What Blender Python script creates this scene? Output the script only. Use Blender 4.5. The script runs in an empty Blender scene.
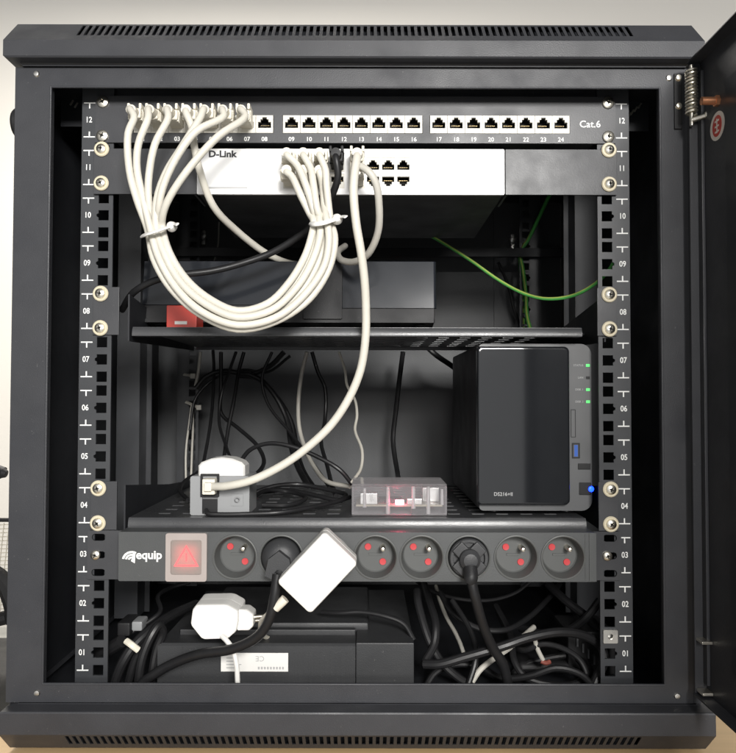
import bpy, bmesh, math, random
from mathutils import Vector, Matrix

random.seed(7)
C = bpy.context.scene.collection
S = 0.001                                   # everything below is in millimetres

# ------------------------------------------------------------------ camera
F, CX, CY = 740.0, 368.0, 376.5             # focal length and centre in pixels of the 736 px wide photograph
CAM = Vector((12.1083, -679.378, -11.987))
_rx, _rz = -0.0279657, 0.00199859
_X = Matrix(((1, 0, 0), (0, math.cos(_rx), -math.sin(_rx)), (0, math.sin(_rx), math.cos(_rx))))
_Z = Matrix(((math.cos(_rz), -math.sin(_rz), 0), (math.sin(_rz), math.cos(_rz), 0), (0, 0, 1)))
_R = _Z @ _X                                # rows: right, down, forward in (x, -z, y)
def _w(r): return Vector((r[0], r[2], -r[1]))
RIGHT, DOWN, FWD = _w(_R[0]), _w(_R[1]), _w(_R[2])
cam_d = bpy.data.cameras.new('camera'); cam = bpy.data.objects.new('camera', cam_d); C.objects.link(cam)
m3 = Matrix((RIGHT, -DOWN, -FWD)).transposed()
cam.matrix_world = Matrix.Translation(CAM * S) @ m3.to_4x4()
cam_d.sensor_fit = 'HORIZONTAL'; cam_d.sensor_width = 36; cam_d.lens = 36 * F / 736
cam_d.clip_start = 0.02; cam_d.clip_end = 60
bpy.context.scene.camera = cam

# ------------------------------------------------------------------ light
w = bpy.data.worlds.new('World'); bpy.context.scene.world = w; w.use_nodes = True
# the lit room behind the camera is the bright side of the surroundings, the sides are dimmer
_nt = w.node_tree; _tc = _nt.nodes.new('ShaderNodeTexCoord'); _sp = _nt.nodes.new('ShaderNodeSeparateXYZ'); _rg = _nt.nodes.new('ShaderNodeValToRGB')
_nt.links.new(_tc.outputs['Generated'], _sp.inputs[0]); _mm = _nt.nodes.new('ShaderNodeMath'); _mm.operation = 'MULTIPLY'; _mm.inputs[1].default_value = -1
_nt.links.new(_sp.outputs['Y'], _mm.inputs[0]); _nt.links.new(_mm.outputs[0], _rg.inputs[0])
_e = _rg.color_ramp.elements; _e[0].position = 0.0; _e[0].color = (.07, .07, .07, 1); _e[1].position = 1.0; _e[1].color = (.70, .70, .70, 1)
_e2 = _e.new(.55); _e2.color = (.16, .16, .16, 1); _e3 = _e.new(.85); _e3.color = (.58, .58, .58, 1)
_nt.links.new(_rg.outputs[0], _nt.nodes['Background'].inputs[0]); _nt.nodes['Background'].inputs[1].default_value = 1.0
def area(name, loc, target, sx, sy, power, col):
    l = bpy.data.lights.new(name, 'AREA'); l.shape = 'RECTANGLE'; l.size = sx; l.size_y = sy; l.energy = power; l.color = col
    o = bpy.data.objects.new(name, l); C.objects.link(o); o.location = Vector(loc) * S
    o.rotation_euler = (Vector(target) - Vector(loc)).to_track_quat('-Z', 'Y').to_euler()
    return o
area('room_lamp', (400, -1900, 570), (60, 0, 0), 0.5, 0.36, 52, (1.0, 0.98, 0.95))
area('far_room_lamp', (260, -5200, 830), (60, 0, 0), 1.6, 0.5, 70, (1.0, 0.97, 0.93))
area('wall_fill_light', (-500, 1300, 1600), (-500, 1500, 0), 1.6, 0.6, 85, (1.0, 0.95, 0.87))  # unseen fill light added to brighten the back wall and floor
vs = bpy.context.scene.view_settings
vs.view_transform = 'Standard'; vs.look = 'None'; vs.exposure = 0.0; vs.gamma = 1.0

# ------------------------------------------------------------------ helpers
def at(px, py, Y):
    d = RIGHT * ((px - CX) / F) + DOWN * ((py - CY) / F) + FWD
    return CAM + d * ((Y - CAM.y) / d.y)
def XX(px, Y, py=401): return at(px, py, Y).x
def ZZ(py, Y, px=368): return at(px, py, Y).z
def UZ(n): return (n - 6.5) * 44.45

def lin(c):
    return tuple(((v / 255) / 12.92 if v / 255 <= .04045 else ((v / 255 + .055) / 1.055) ** 2.4) for v in c)

def mat(name, col, rough=.5, metal=0, spec=.5, bump=0, bscale=900, var=.12, vscale=40, rvar=.08, coat=0, emit=None, estr=0, trans=0, ior=1.45, dust=0):
    m = bpy.data.materials.new(name); m.use_nodes = True
    nt = m.node_tree; b = nt.nodes['Principled BSDF']
    b.inputs['Metallic'].default_value = metal; b.inputs['Specular IOR Level'].default_value = spec
    b.inputs['Coat Weight'].default_value = coat; b.inputs['Coat Roughness'].default_value = .06
    b.inputs['Transmission Weight'].default_value = trans; b.inputs['IOR'].default_value = ior
    tc = nt.nodes.new('ShaderNodeTexCoord')
    n1 = nt.nodes.new('ShaderNodeTexNoise'); n1.inputs['Scale'].default_value = vscale; n1.inputs['Detail'].default_value = 6
    nt.links.new(tc.outputs['Object'], n1.inputs['Vector'])
    mx = nt.nodes.new('ShaderNodeMix'); mx.data_type = 'RGBA'
    mx.inputs['A'].default_value = (*[max(0, v * (1 - var)) for v in col], 1)
    mx.inputs['B'].default_value = (*[min(1, v * (1 + var)) for v in col], 1)
    nt.links.new(n1.outputs['Fac'], mx.inputs['Factor']); nt.links.new(mx.outputs['Result'], b.inputs['Base Color'])
    mr = nt.nodes.new('ShaderNodeMapRange'); mr.inputs['From Min'].default_value = .3; mr.inputs['From Max'].default_value = .7
    mr.inputs['To Min'].default_value = max(0, rough - rvar); mr.inputs['To Max'].default_value = min(1, rough + rvar)
    n3 = nt.nodes.new('ShaderNodeTexNoise'); n3.inputs['Scale'].default_value = vscale * .6; n3.inputs['Detail'].default_value = 8
    nt.links.new(tc.outputs['Object'], n3.inputs['Vector'])
    nt.links.new(n3.outputs['Fac'], mr.inputs['Value']); nt.links.new(mr.outputs['Result'], b.inputs['Roughness'])
    if dust:                                                    # dust specks and small chips with a shape of their own
        n4 = nt.nodes.new('ShaderNodeTexNoise'); n4.inputs['Scale'].default_value = 260; n4.inputs['Detail'].default_value = 5; n4.inputs['Roughness'].default_value = .75
        nt.links.new(tc.outputs['Object'], n4.inputs['Vector'])
        r4 = nt.nodes.new('ShaderNodeMapRange'); r4.inputs['From Min'].default_value = .66; r4.inputs['From Max'].default_value = .74; r4.inputs['To Max'].default_value = dust
        m4_ = nt.nodes.new('ShaderNodeMix'); m4_.data_type = 'RGBA'; m4_.inputs['B'].default_value = (.30, .29, .28, 1)
        nt.links.new(n4.outputs['Fac'], r4.inputs['Value']); nt.links.new(r4.outputs[0], m4_.inputs['Factor'])
        nt.links.new(mx.outputs['Result'], m4_.inputs['A']); nt.links.new(m4_.outputs['Result'], b.inputs['Base Color'])
    if bump:
        n2 = nt.nodes.new('ShaderNodeTexNoise'); n2.inputs['Scale'].default_value = bscale; n2.inputs['Detail'].default_value = 2
        nt.links.new(tc.outputs['Object'], n2.inputs['Vector'])
        bp = nt.nodes.new('ShaderNodeBump'); bp.inputs['Strength'].default_value = bump; bp.inputs['Distance'].default_value = .0006
        nt.links.new(n2.outputs['Fac'], bp.inputs['Height']); nt.links.new(bp.outputs['Normal'], b.inputs['Normal'])
    if emit:
        b.inputs['Emission Color'].default_value = (*emit, 1); b.inputs['Emission Strength'].default_value = estr
    return m

M = dict(
    paint=mat('powder_coat', (.032, .033, .0375), .46, bump=.16, bscale=1000, var=.18, rvar=.12, dust=.35),
    inner=mat('inner_shade_paint', (.013, .014, .017), .55, bump=.1, bscale=1400),  # the black paint darkened, so the shade inside is in its colour
    panel=mat('panel_paint', (.043, .044, .048), .40, bump=.11, bscale=1000, rvar=.1, dust=.3),
    tray=mat('tray_paint', (.048, .049, .052), .33, spec=.65, bump=.15, bscale=900, dust=.4),
    rail=mat('rail_paint', (.040, .042, .046), .41, bump=.11, bscale=1000, rvar=.1, dust=.3),
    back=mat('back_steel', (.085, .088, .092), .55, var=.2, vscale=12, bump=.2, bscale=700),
    zinc=mat('zinc', (.62, .61, .58), .32, metal=1, var=.1, vscale=200),
    nickel=mat('nickel', (.86, .82, .72), .34, metal=1, var=.06, vscale=200),
    washer=mat('washer_nylon', (.60, .54, .40), .4),
    white=mat('white_plastic', (.74, .73, .70), .38, var=.03),
    ivory=mat('ivory_plastic', (.70, .66, .56), .42, var=.05),
    jack=mat('jack_plastic', (.62, .60, .54), .42, var=.05),
    cable=mat('cable_sheath', (.61, .585, .515), .45, var=.12, vscale=60, bump=.15, bscale=500),
    cable_dim=mat('cable_sheath_grey', (.50, .48, .43), .48, var=.08, vscale=90),
    dark=mat('cavity', (.012, .012, .012), .7),
    gold=mat('gold', (.30, .23, .12), .45, metal=1),
    silver=mat('silver_face', (.80, .80, .80), .42, var=.02, bump=.03),
    plastic=mat('black_plastic', (.016, .016, .017), .5, spec=.3, bump=.2, bscale=1200, dust=.3),
    plastic_g=mat('grey_black_plastic', (.034, .035, .037), .45, bump=.2, bscale=1100, dust=.45),
    gloss=mat('gloss_black', (.012, .013, .015), .07, rvar=.03, coat=.8, vscale=14),
    satin=mat('satin_black', (.016, .018, .022), .14, rvar=.05, coat=.25, vscale=14),
    rubber=mat('cord_rubber', (.014, .014, .015), .42, spec=.4, var=.15, vscale=120),
    ink=mat('white_ink', (.78, .78, .76), .6, var=.04),
    dink=mat('dark_ink', (.03, .03, .035), .6),
    gink=mat('grey_ink', (.40, .40, .40), .6),
    red=mat('red_plastic', (.50, .05, .035), .4),
    shutter=mat('red_shutter', (.50, .055, .06), .3),
    green=mat('earth_green', (.09, .42, .09), .4),
    yellow=mat('earth_yellow', (.40, .52, .12), .4),
    nas=mat('nas_grey', (.090, .092, .095), .42, bump=.08, bscale=1500),
    nasside=mat('nas_shell', (.020, .020, .022), .5, bump=.2, bscale=1100),
    boxgrey=mat('box_grey', (.26, .265, .27), .40, var=.05),
    pdu=mat('pdu_plastic', (.064, .067, .068), .46, bump=.2, bscale=1000, dust=.3),
    pdu_in=mat('pdu_socket', (.085, .088, .086), .5),
    usb=mat('usb_blue', (.03, .10, .40), .35),
    copper=mat('copper', (.70, .32, .17), .35, metal=.8, var=.15, vscale=200),
    sticker=mat('sticker_white', (.72, .66, .60), .5),
    paper=mat('label_paper', (.74, .73, .70), .55, var=.03),
    led_g=mat('led_green', (.1, .6, .15), .3, emit=(.12, 1, .22), estr=.55),
    led_b=mat('led_blue', (.02, .05, .8), .3, emit=(.004, .03, 1), estr=9),
    led_r=mat('led_red', (.9, .2, .3), .3, emit=(1, .10, .20), estr=60),
    lamp_r=mat('neon_red', (.9, .15, .15), .3, emit=(1, .03, .05), estr=.75),
    lamp_w=mat('neon_red_dim', (.9, .15, .15), .3, emit=(1, .05, .07), estr=2.6),
    pcb=mat('pcb', (.30, .27, .20), .5, var=.3, vscale=300),
    clear=mat('clear_plastic', (.96, .96, .97), .06, trans=1, ior=1.25, var=.01),
    frost=mat('frosted_plastic', (.55, .53, .52), .3, trans=.4, var=.15),
    brown=mat('brown_red', (.26, .07, .05), .5),
    smoke=mat('smoked_acrylic', (.012, .013, .016), .34, var=.1),
    beige=mat('switch_frame_plastic', (.36, .315, .295), .35),
    wood=None, wall=None, floor=None,
    mesh=mat('chair_mesh', (.48, .45, .38), .7, var=.2, vscale=300),
)
# translucent lens over the pilot lamp
def lens_material():
    m = bpy.data.materials.new('lens'); m.use_nodes = True; nt = m.node_tree; nt.nodes.clear()
    o = nt.nodes.new('ShaderNodeOutputMaterial'); d = nt.nodes.new('ShaderNodeBsdfDiffuse'); t = nt.nodes.new('ShaderNodeBsdfTranslucent')
    g = nt.nodes.new('ShaderNodeBsdfGlossy'); mx = nt.nodes.new('ShaderNodeMixShader'); m2 = nt.nodes.new('ShaderNodeMixShader')
    d.inputs[0].default_value = (.40, .365, .335, 1); t.inputs[0].default_value = (.85, .78, .74, 1); g.inputs['Roughness'].default_value = .2
    mx.inputs[0].default_value = .5; m2.inputs[0].default_value = .05
    nt.links.new(d.outputs[0], mx.inputs[1]); nt.links.new(t.outputs[0], mx.inputs[2])
    nt.links.new(mx.outputs[0], m2.inputs[1]); nt.links.new(g.outputs[0], m2.inputs[2]); nt.links.new(m2.outputs[0], o.inputs[0])
    return m
M['lens'] = lens_material()
def clear_material():
    m = bpy.data.materials.new('clear_plastic'); m.use_nodes = True; nt = m.node_tree; nt.nodes.clear()
    o = nt.nodes.new('ShaderNodeOutputMaterial'); t = nt.nodes.new('ShaderNodeBsdfTransparent'); p = nt.nodes.new('ShaderNodeBsdfPrincipled')
    t.inputs[0].default_value = (.97, .97, .98, 1); p.inputs['Base Color'].default_value = (.62, .60, .61, 1); p.inputs['Roughness'].default_value = .12
    mx = nt.nodes.new('ShaderNodeMixShader'); fr = nt.nodes.new('ShaderNodeLayerWeight'); fr.inputs[0].default_value = .35
    mr = nt.nodes.new('ShaderNodeMapRange'); mr.inputs['To Min'].default_value = .10; mr.inputs['To Max'].default_value = .75
    nt.links.new(fr.outputs['Facing'], mr.inputs['Value']); nt.links.new(mr.outputs[0], mx.inputs[0])
    nt.links.new(t.outputs[0], mx.inputs[1]); nt.links.new(p.outputs[0], mx.inputs[2]); nt.links.new(mx.outputs[0], o.inputs[0])
    return m
M['clear'] = clear_material()
def wood_material():
    m = mat('wood', (.55, .38, .20), .45, var=.1, vscale=6); nt = m.node_tree
    n1 = [n for n in nt.nodes if n.type == 'TEX_NOISE'][0]
    mp = nt.nodes.new('ShaderNodeMapping'); mp.inputs['Scale'].default_value = (1.2, 18, 8)
    tc = [n for n in nt.nodes if n.type == 'TEX_COORD'][0]
    nt.links.new(tc.outputs['Object'], mp.inputs['Vector']); nt.links.new(mp.outputs['Vector'], n1.inputs['Vector'])
    return m
M['wood'] = wood_material()
M['wall'] = mat('wall_plaster', (.74, .715, .67), .85, bump=.2, bscale=60, var=.04, vscale=2)
M['floor'] = mat('terrazzo', (.42, .42, .40), .4, var=.5, vscale=9)

class MB:
    def __init__(self): self.bm = bmesh.new(); self.mi = 0
    def _merge(self, t):
        for f in t.faces: f.material_index = self.mi
        bmesh.ops.recalc_face_normals(t, faces=t.faces)
        me = bpy.data.meshes.new('tmp'); t.to_mesh(me); t.free(); self.bm.from_mesh(me); bpy.data.meshes.remove(me)
    def box(self, x0, x1, y0, y1, z0, z1, bev=0, seg=2, M4=None):
        t = bmesh.new(); bmesh.ops.create_cube(t, size=1)
        for v in t.verts: v.co = Vector(((x0 + x1) / 2 + v.co.x * (x1 - x0), (y0 + y1) / 2 + v.co.y * (y1 - y0), (z0 + z1) / 2 + v.co.z * (z1 - z0)))
        if bev: bmesh.ops.bevel(t, geom=t.edges[:], offset=bev, segments=seg, profile=.5, affect='EDGES', clamp_overlap=True)
        if M4: bmesh.ops.transform(t, matrix=M4, verts=t.verts)
        self._merge(t); return self
    def cyl(self, p0, p1, r0, r1=None, n=24):
        p0, p1 = Vector(p0), Vector(p1); r1 = r0 if r1 is None else r1
        q = (p1 - p0).to_track_quat('Z', 'Y'); t = bmesh.new()
        A = []; B = []
        for i in range(n):
            a = 2 * math.pi * i / n; u = Vector((math.cos(a), math.sin(a), 0))
            A.append(t.verts.new(p0 + q @ (u * r0))); B.append(t.verts.new(p1 + q @ (u * r1)))
        for i in range(n): t.faces.new((A[i], A[(i + 1) % n], B[(i + 1) % n], B[i]))
        t.faces.new(A[::-1]); t.faces.new(B); self._merge(t); return self
    def lathe(self, prof, c, n=32, axis=(0, -1, 0)):            # prof: (radius, height along axis)
        q = Vector(axis).to_track_quat('Z', 'Y'); c = Vector(c); t = bmesh.new(); rings = []
        for r, h in prof:
            if r < 1e-6: rings.append([t.verts.new(c + q @ Vector((0, 0, h)))])
            else: rings.append([t.verts.new(c + q @ Vector((r * math.cos(2 * math.pi * i / n), r * math.sin(2 * math.pi * i / n), h))) for i in range(n)])
        for a, b in zip(rings, rings[1:]):
            for i in range(n):
                j = (i + 1) % n
                if len(a) == 1 and len(b) == 1: continue
                if len(a) == 1: t.faces.new((a[0], b[i], b[j]))
                elif len(b) == 1: t.faces.new((a[i], a[j], b[0]))
                else: t.faces.new((a[i], a[j], b[j], b[i]))
        self._merge(t); return self
    def tube(self, pts, r, n=10, res=5, flat=1.0):
        P = [Vector(p) for p in pts]; Q = []
        for i in range(len(P) - 1):
            p0 = P[i - 1] if i else P[0] * 2 - P[1]; p1, p2 = P[i], P[i + 1]
            p3 = P[i + 2] if i + 2 < len(P) else P[-1] * 2 - P[-2]
            k = 0.5; t0 = 0; t1 = t0 + max(1e-3, (p1 - p0).length) ** k; t2 = t1 + max(1e-3, (p2 - p1).length) ** k; t3 = t2 + max(1e-3, (p3 - p2).length) ** k
            nn = res if (p2 - p1).length > 4 else 2
            for s in range(nn):
                t = t1 + (t2 - t1) * s / nn
                a1 = p0 * ((t1 - t) / (t1 - t0)) + p1 * ((t - t0) / (t1 - t0)); a2 = p1 * ((t2 - t) / (t2 - t1)) + p2 * ((t - t1) / (t2 - t1)); a3 = p2 * ((t3 - t) / (t3 - t2)) + p3 * ((t - t2) / (t3 - t2))
                b1 = a1 * ((t2 - t) / (t2 - t0)) + a2 * ((t - t0) / (t2 - t0)); b2 = a2 * ((t3 - t) / (t3 - t1)) + a3 * ((t - t1) / (t3 - t1))
                Q.append(b1 * ((t2 - t) / (t2 - t1)) + b2 * ((t - t1) / (t2 - t1)))
        Q.append(P[-1])
        t = bmesh.new(); rings = []
        T = (Q[1] - Q[0]).normalized(); N = T.orthogonal().normalized()
        for i, q in enumerate(Q):
            T2 = (Q[min(i + 1, len(Q) - 1)] - Q[max(i - 1, 0)]).normalized()
            N = T.rotation_difference(T2) @ N; N = (N - T2 * N.dot(T2)).normalized(); T = T2; Bn = T.cross(N)
            rings.append([t.verts.new(q + (N * math.cos(2 * math.pi * j / n) + Bn * math.sin(2 * math.pi * j / n) * flat) * r) for j in range(n)])
        for a, b in zip(rings, rings[1:]):
            for j in range(n): t.faces.new((a[j], a[(j + 1) % n], b[(j + 1) % n], b[j]))
        t.faces.new(rings[0][::-1]); t.faces.new(rings[-1]); self._merge(t); return self
    def plate(self, outer, holes, t0, t1, fn):                  # a sheet with holes; fn(u, v, depth) gives the point
        t = bmesh.new(); edges = []
        for loop in [outer] + list(holes):
            vs_ = [t.verts.new((u, v, 0)) for u, v in loop]
            for i in range(len(vs_)): edges.append(t.edges.new((vs_[i], vs_[(i + 1) % len(vs_)])))
        if holes: bmesh.ops.triangle_fill(t, use_beauty=True, use_dissolve=False, edges=edges, normal=(0, 0, 1))
        else: t.faces.new(t.verts[:])
        ex = bmesh.ops.extrude_face_region(t, geom=t.faces[:])
        top = [g for g in ex['geom'] if isinstance(g, bmesh.types.BMVert)]; tops = set(top)
        for v in t.verts: v.co = Vector(fn(v.co.x, v.co.y, t1 if v in tops else t0))
        self._merge(t); return self
    def prism(self, poly, y0, y1): return self.plate(poly, [], y0, y1, lambda u, v, d: (u, d, v))
    def loft(self, loops, caps=True):
        t = bmesh.new(); R_ = [[t.verts.new(Vector(p)) for p in l] for l in loops]; n = len(R_[0])
        for a, b in zip(R_, R_[1:]):
            for i in range(n): t.faces.new((a[i], a[(i + 1) % n], b[(i + 1) % n], b[i]))
        if caps: t.faces.new(R_[0][::-1]); t.faces.new(R_[-1])
        self._merge(t); return self
    def text(self, s, size, x, y, z, align='CENTER', rot=0, thick=.12, shear=0, bold=0, sx=1.0, face=None):
        c = bpy.data.curves.new('t', 'FONT'); c.body = s; c.size = size; c.align_x = align; c.align_y = 'CENTER'; c.shear = shear; c.offset = bold; c.resolution_u = 3
        c.extrude = thick / 2
        o = bpy.data.objects.new('t', c); me = bpy.data.meshes.new_from_object(o)
        base = Matrix(((1, 0, 0, 0), (0, 0, -1, 0), (0, 1, 0, 0), (0, 0, 0, 1)))
        m4 = Matrix.Translation((x, y, z)) @ (face or base) @ Matrix.Rotation(rot, 4, 'Z') @ Matrix.Diagonal((sx, 1, 1, 1))
        t = bmesh.new(); t.from_mesh(me); bmesh.ops.transform(t, matrix=m4, verts=t.verts)
        bpy.data.objects.remove(o); bpy.data.curves.remove(c); bpy.data.meshes.remove(me); self._merge(t); return self

def rrect(x0, x1, z0, z1, r, n=5, rs=None):
    out = []
    for k, (cx, cz, a0) in enumerate(((x1, z1, 0), (x0, z1, 90), (x0, z0, 180), (x1, z0, 270))):
        q = r if rs is None else rs[k]
        if q <= 0: out.append((cx, cz)); continue
        ox, oz = cx - q * (1 if cx == x1 else -1), cz - q * (1 if cz == z1 else -1)
        for i in range(n + 1):
            a = math.radians(a0 + 90 * i / n); out.append((ox + q * math.cos(a), oz + q * math.sin(a)))
    return out
def circ(x, z, r, n=32): return [(x + r * math.cos(2 * math.pi * i / n), z + r * math.sin(2 * math.pi * i / n)) for i in range(n)]

ORG = {}
def tag(o, label=None, cat=None, group=None, kind=None):
    if label: o['label'] = label
    if cat: o['category'] = cat
    if group: o['group'] = group
    if kind: o['kind'] = kind
    return o
def thing(name, base, label, cat, group=None):
    o = bpy.data.objects.new(name, None); C.objects.link(o); o.empty_display_size = .02
    o.location = Vector(base) * S; ORG[o] = Vector(base); return tag(o, label, cat, group)
def obj(name, mb, mats, parent=None, base=None, ang=35, smooth=True):
    org = ORG[parent] if parent else Vector(base or (0, 0, 0))
    me = bpy.data.meshes.new(name)
    for v in mb.bm.verts: v.co = (v.co - org) * S
    mb.bm.to_mesh(me); mb.bm.free()
    if smooth:
        for p in me.polygons: p.use_smooth = True
        me.set_sharp_from_angle(angle=math.radians(ang))
    for m in (mats if isinstance(mats, (list, tuple)) else [mats]): me.materials.append(M[m])
    o = bpy.data.objects.new(name, me); C.objects.link(o); ORG[o] = org
    if smooth:
        wn = o.modifiers.new('wn', 'WEIGHTED_NORMAL'); wn.keep_sharp = True; wn.weight = 100
    if parent: o.parent = parent
    else: o.location = org * S
    return o
def dup(o, dx=0, dy=0, dz=0, parent=None):                      # copy of a part and of its sub-parts
    c = o.copy(); C.objects.link(c); c.parent = parent or o.parent
    c.location = o.location + Vector((dx, dy, dz)) * S
    for ch in list(o.children):
        d = ch.copy(); C.objects.link(d); d.parent = c
    return c
def path(pts): return [at(*p) for p in pts]

# ------------------------------------------------------------------ the setting
TZ = -321.0                                                     # top of the desk
o = obj('floor', MB().box(-3000, 3000, -2500, 2600, -1035, -1025), 'floor'); tag(o, kind='structure')
o = obj('back_wall', MB().box(-3000, 3000, 2600, 2680, -1030, 4200), 'wall'); tag(o, 'cream painted wall behind the cabinet', 'wall', kind='structure')
dk = thing('desk', (0, 200, -1025), 'light wooden desk top under the black cabinet', 'desk')
obj('desk_top', MB().box(-330, 1000, -170, 520, TZ - 26, TZ, 2), 'wood', dk)
lg = obj('leg', MB().box(-320, -280, -100, -60, -1025, TZ - 26.2, 2), 'wood', dk)
for dx, dy in ((0, 560), (1270, 0), (1270, 560)): dup(lg, dx, dy)

# office chair glimpsed left of the cabinet
ch = thing('office_chair', (-820, 620, -1025), 'black framed office chair with beige mesh back, half hidden at the left edge', 'chair')
cb = MB(); Yc = 620
def cpt(px, py, Y=Yc): return at(px, py, Y)
ring = [cpt(-150, 545), cpt(-120, 532), cpt(-30, 524), cpt(12, 528), cpt(24, 545), cpt(20, 600), cpt(6, 612), cpt(-6, 590), cpt(-30, 560)]
cb = MB().tube([cpt(-170, 522), cpt(-60, 520), cpt(30, 520)], 3.5)
cb.tube([cpt(-20, 566), cpt(2, 580), cpt(12, 600), cpt(16, 622)], 16)
cb.tube([cpt(-170, 640), cpt(-60, 632), cpt(8, 617)], 12)
obj('back_frame', cb, 'plastic', ch)
mb = MB()
for k in range(30):
    a = k / 29
    mb.tube([cpt(-120 + 150 * a, 523), cpt(-125 + 150 * a, 570, Yc + 6), cpt(-130 + 150 * a, 618)], .9, n=5, res=3)
for k in range(24):
    y = 524 + 92 * k / 23
    mb.tube([cpt(-150, y + 10, Yc + 6), cpt(-60, y + 3, Yc + 8), cpt(24, y, Yc + 6)], .9, n=5, res=3)
obj('mesh_back', mb, 'mesh', ch)
obj('arm_rest', MB().tube([cpt(-60, 455, 560), cpt(-30, 462, 550), cpt(-6, 470, 540), cpt(3, 473, 538)], 11, flat=.75).lathe([(0, 8), (6, 6), (9, 0), (8, -4)], cpt(3, 473, 538), 14, axis=(1, 0, -.3)), 'plastic', ch)
obj('seat', MB().box(-1050, -600, 380, 820, -560, -490, 22, 4), 'plastic', ch)
obj('post', MB().cyl((-820, 620, -985), (-820, 620, -558), 24), 'plastic', ch)
arm = MB(); arm.tube([(-940, 500, -520), (-960, 520, -380), (-930, 540, -200), cpt(-60, 455, 560)], 13); obj('arm_bracket', arm, 'plastic', ch)
base = MB()
for k in range(5):
    a = 2 * math.pi * k / 5 + .3; base.cyl((-820, 620, -985), (-820 + 280 * math.cos(a), 620 + 280 * math.sin(a), -1003), 20, 12)
    base.lathe([(0, 14), (22, 12), (22, -12), (0, -14)], (-820 + 280 * math.cos(a), 620 + 280 * math.sin(a), -1003), 16, axis=(math.sin(a), -math.cos(a), 0))
obj('base', base, 'plastic', ch)

# ------------------------------------------------------------------ the cabinet
cab = thing('network_cabinet', (0, 200, TZ), 'black twelve unit wall network cabinet with its door open, full of equipment', 'cabinet')
YF = -28                                                        # front of the door frame
fxo, fxi = 300, 281.5
X0 = -291; X1 = 291                                             # frame outer
zT, zB = ZZ(68, YF), ZZ(703, YF)
izT, izB = ZZ(87, YF), ZZ(685, YF)
ixL, ixR = XX(46, YF, 390), XX(663, YF, 390)
oxL, oxR = XX(10.5, YF, 390), XX(690, YF, 390)
fr = MB()
fr.plate([(oxL, zB), (oxR, zB), (oxR, zT), (oxL, zT)], [[(ixL, izB), (ixR, izB), (ixR, izT), (ixL, izT)]], YF, YF + 2, lambda u, v, d: (u, d, v))
fr.box(ixL - 1.4, ixL - .1, YF + 2, YF + 9, izB - 1, izT + 1); fr.box(ixR + .1, ixR + 1.4, YF + 2, YF + 9, izB - 1, izT + 1)
for xa_ in (ixL, ixR): fr.cyl((xa_, YF + 1.1, izB), (xa_, YF + 1.1, izT), 1.3, n=14)
for za_ in (izB, izT): fr.cyl((ixL, YF + 1.1, za_), (ixR, YF + 1.1, za_), 1.25, n=14)
obj('front_frame', fr, 'paint', cab)
obj('hinge_stile', MB().box(oxR + .3, 303, YF + .6, YF + 30, zB, zT), 'inner', cab)
# thin bright fold lines along the frame
fs = MB().lathe([(0, 1.6), (2.2, 1.2), (3.0, 0)], at(36.5, 74, YF), 16)
fscr = obj('frame_screw', fs, 'zinc', cab)
for px, py in ((669, 78), (37, 693), (677, 696)):
    p = at(px, py, YF) - at(36.5, 74, YF); dup(fscr, p.x, 0, p.z)

def cover(name, zs, front_y, slot_rows, xl, xr, back_y):
    # zs: list of (z, inset); a frustum-like shell with slots cut in its front slope
    mb_ = MB(); 
    loops = []
    for z, ins, sd in zs:
        loops.append([(xl + sd, front_y + ins, z), (xr - sd, front_y + ins, z), (xr - sd, back_y, z), (xl + sd, back_y, z)])
    for k in range(len(loops) - 1):
        a, b = loops[k], loops[k + 1]
        t = bmesh.new(); A = [t.verts.new(p) for p in a]; B = [t.verts.new(p) for p in b]
        for i in range(4):
            if k == slot_rows and i == 0: continue
            t.faces.new((A[i], A[(i + 1) % 4], B[(i + 1) % 4], B[i]))
        mb_._merge(t)
    t = bmesh.new(); t.faces.new([t.verts.new(p) for p in loops[-1 if slot_rows else 0]]); mb_._merge(t)
    # front slope with slots: u across, v 0..1 up the slope
    (za, ia, sa), (zb, ib, sb_) = zs[slot_rows], zs[slot_rows + 1]
    n = 82; su0, su1 = XX(76, front_y + 10, 30), XX(634, front_y + 10, 30); pitch = (su1 - su0) / n
    v0, v1 = (.30, .90)
    def fn(u, v, d):
        ins = ia + (ib - ia) * v; z = za + (zb - za) * v
        return (u, front_y + ins + d, z)
    outer = [(xl + sa, 0), (xr - sa, 0), (xr - sb_, 1), (xl + sb_, 1)]
    holes = []
    for i in range(n):
        c = su0 + pitch * (i + .5); h = pitch * .27
        holes.append([(c - h, v0), (c + h, v0), (c + h, v1), (c - h, v1)])
    mb_.plate(outer, holes, 0, 1.5, fn)
    o_ = obj(name, mb_, 'paint', cab, ang=20)
    li = MB().plate([(xl + 40, .02), (xr - 40, .02), (xr - 40, .98), (xl + 40, .98)], [], 9, 10, fn); obj('slot_shade_sheet', li, 'inner', o_)  # dark sheet added behind the slots to stand for the shade inside
    return o_
FY = -44
tz = [ZZ(66, FY + 9), ZZ(57.5, FY), ZZ(40.5, FY)]
cover('top_cover', [(zT - .3, 13, 11), (tz[1] - 1.2, 13, 11), (tz[1], 11.6, 9), (tz[1], 1.2, 1.2), (tz[1] + 1.2, 0, 0), (tz[2], 0, 0), (tz[2] + 26, 24, 1)], FY, 5, XX(3, FY, 45), XX(705, FY, 45), 430)
bz = [ZZ(712.5, FY), ZZ(735.5, FY)]
cover('bottom_cover', [(bz[1] - 19, 18, 1), (bz[1], 0, 0), (bz[0] - 1.6, 0, 0), (bz[0] - .4, .5, .5), (bz[0], 1.6, 1.6), (bz[0] + 1.2, 13, 9), (zB + .3, 14, 10)], FY, 0, XX(-1, FY, 722), XX(716, FY, 722), 430)

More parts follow.
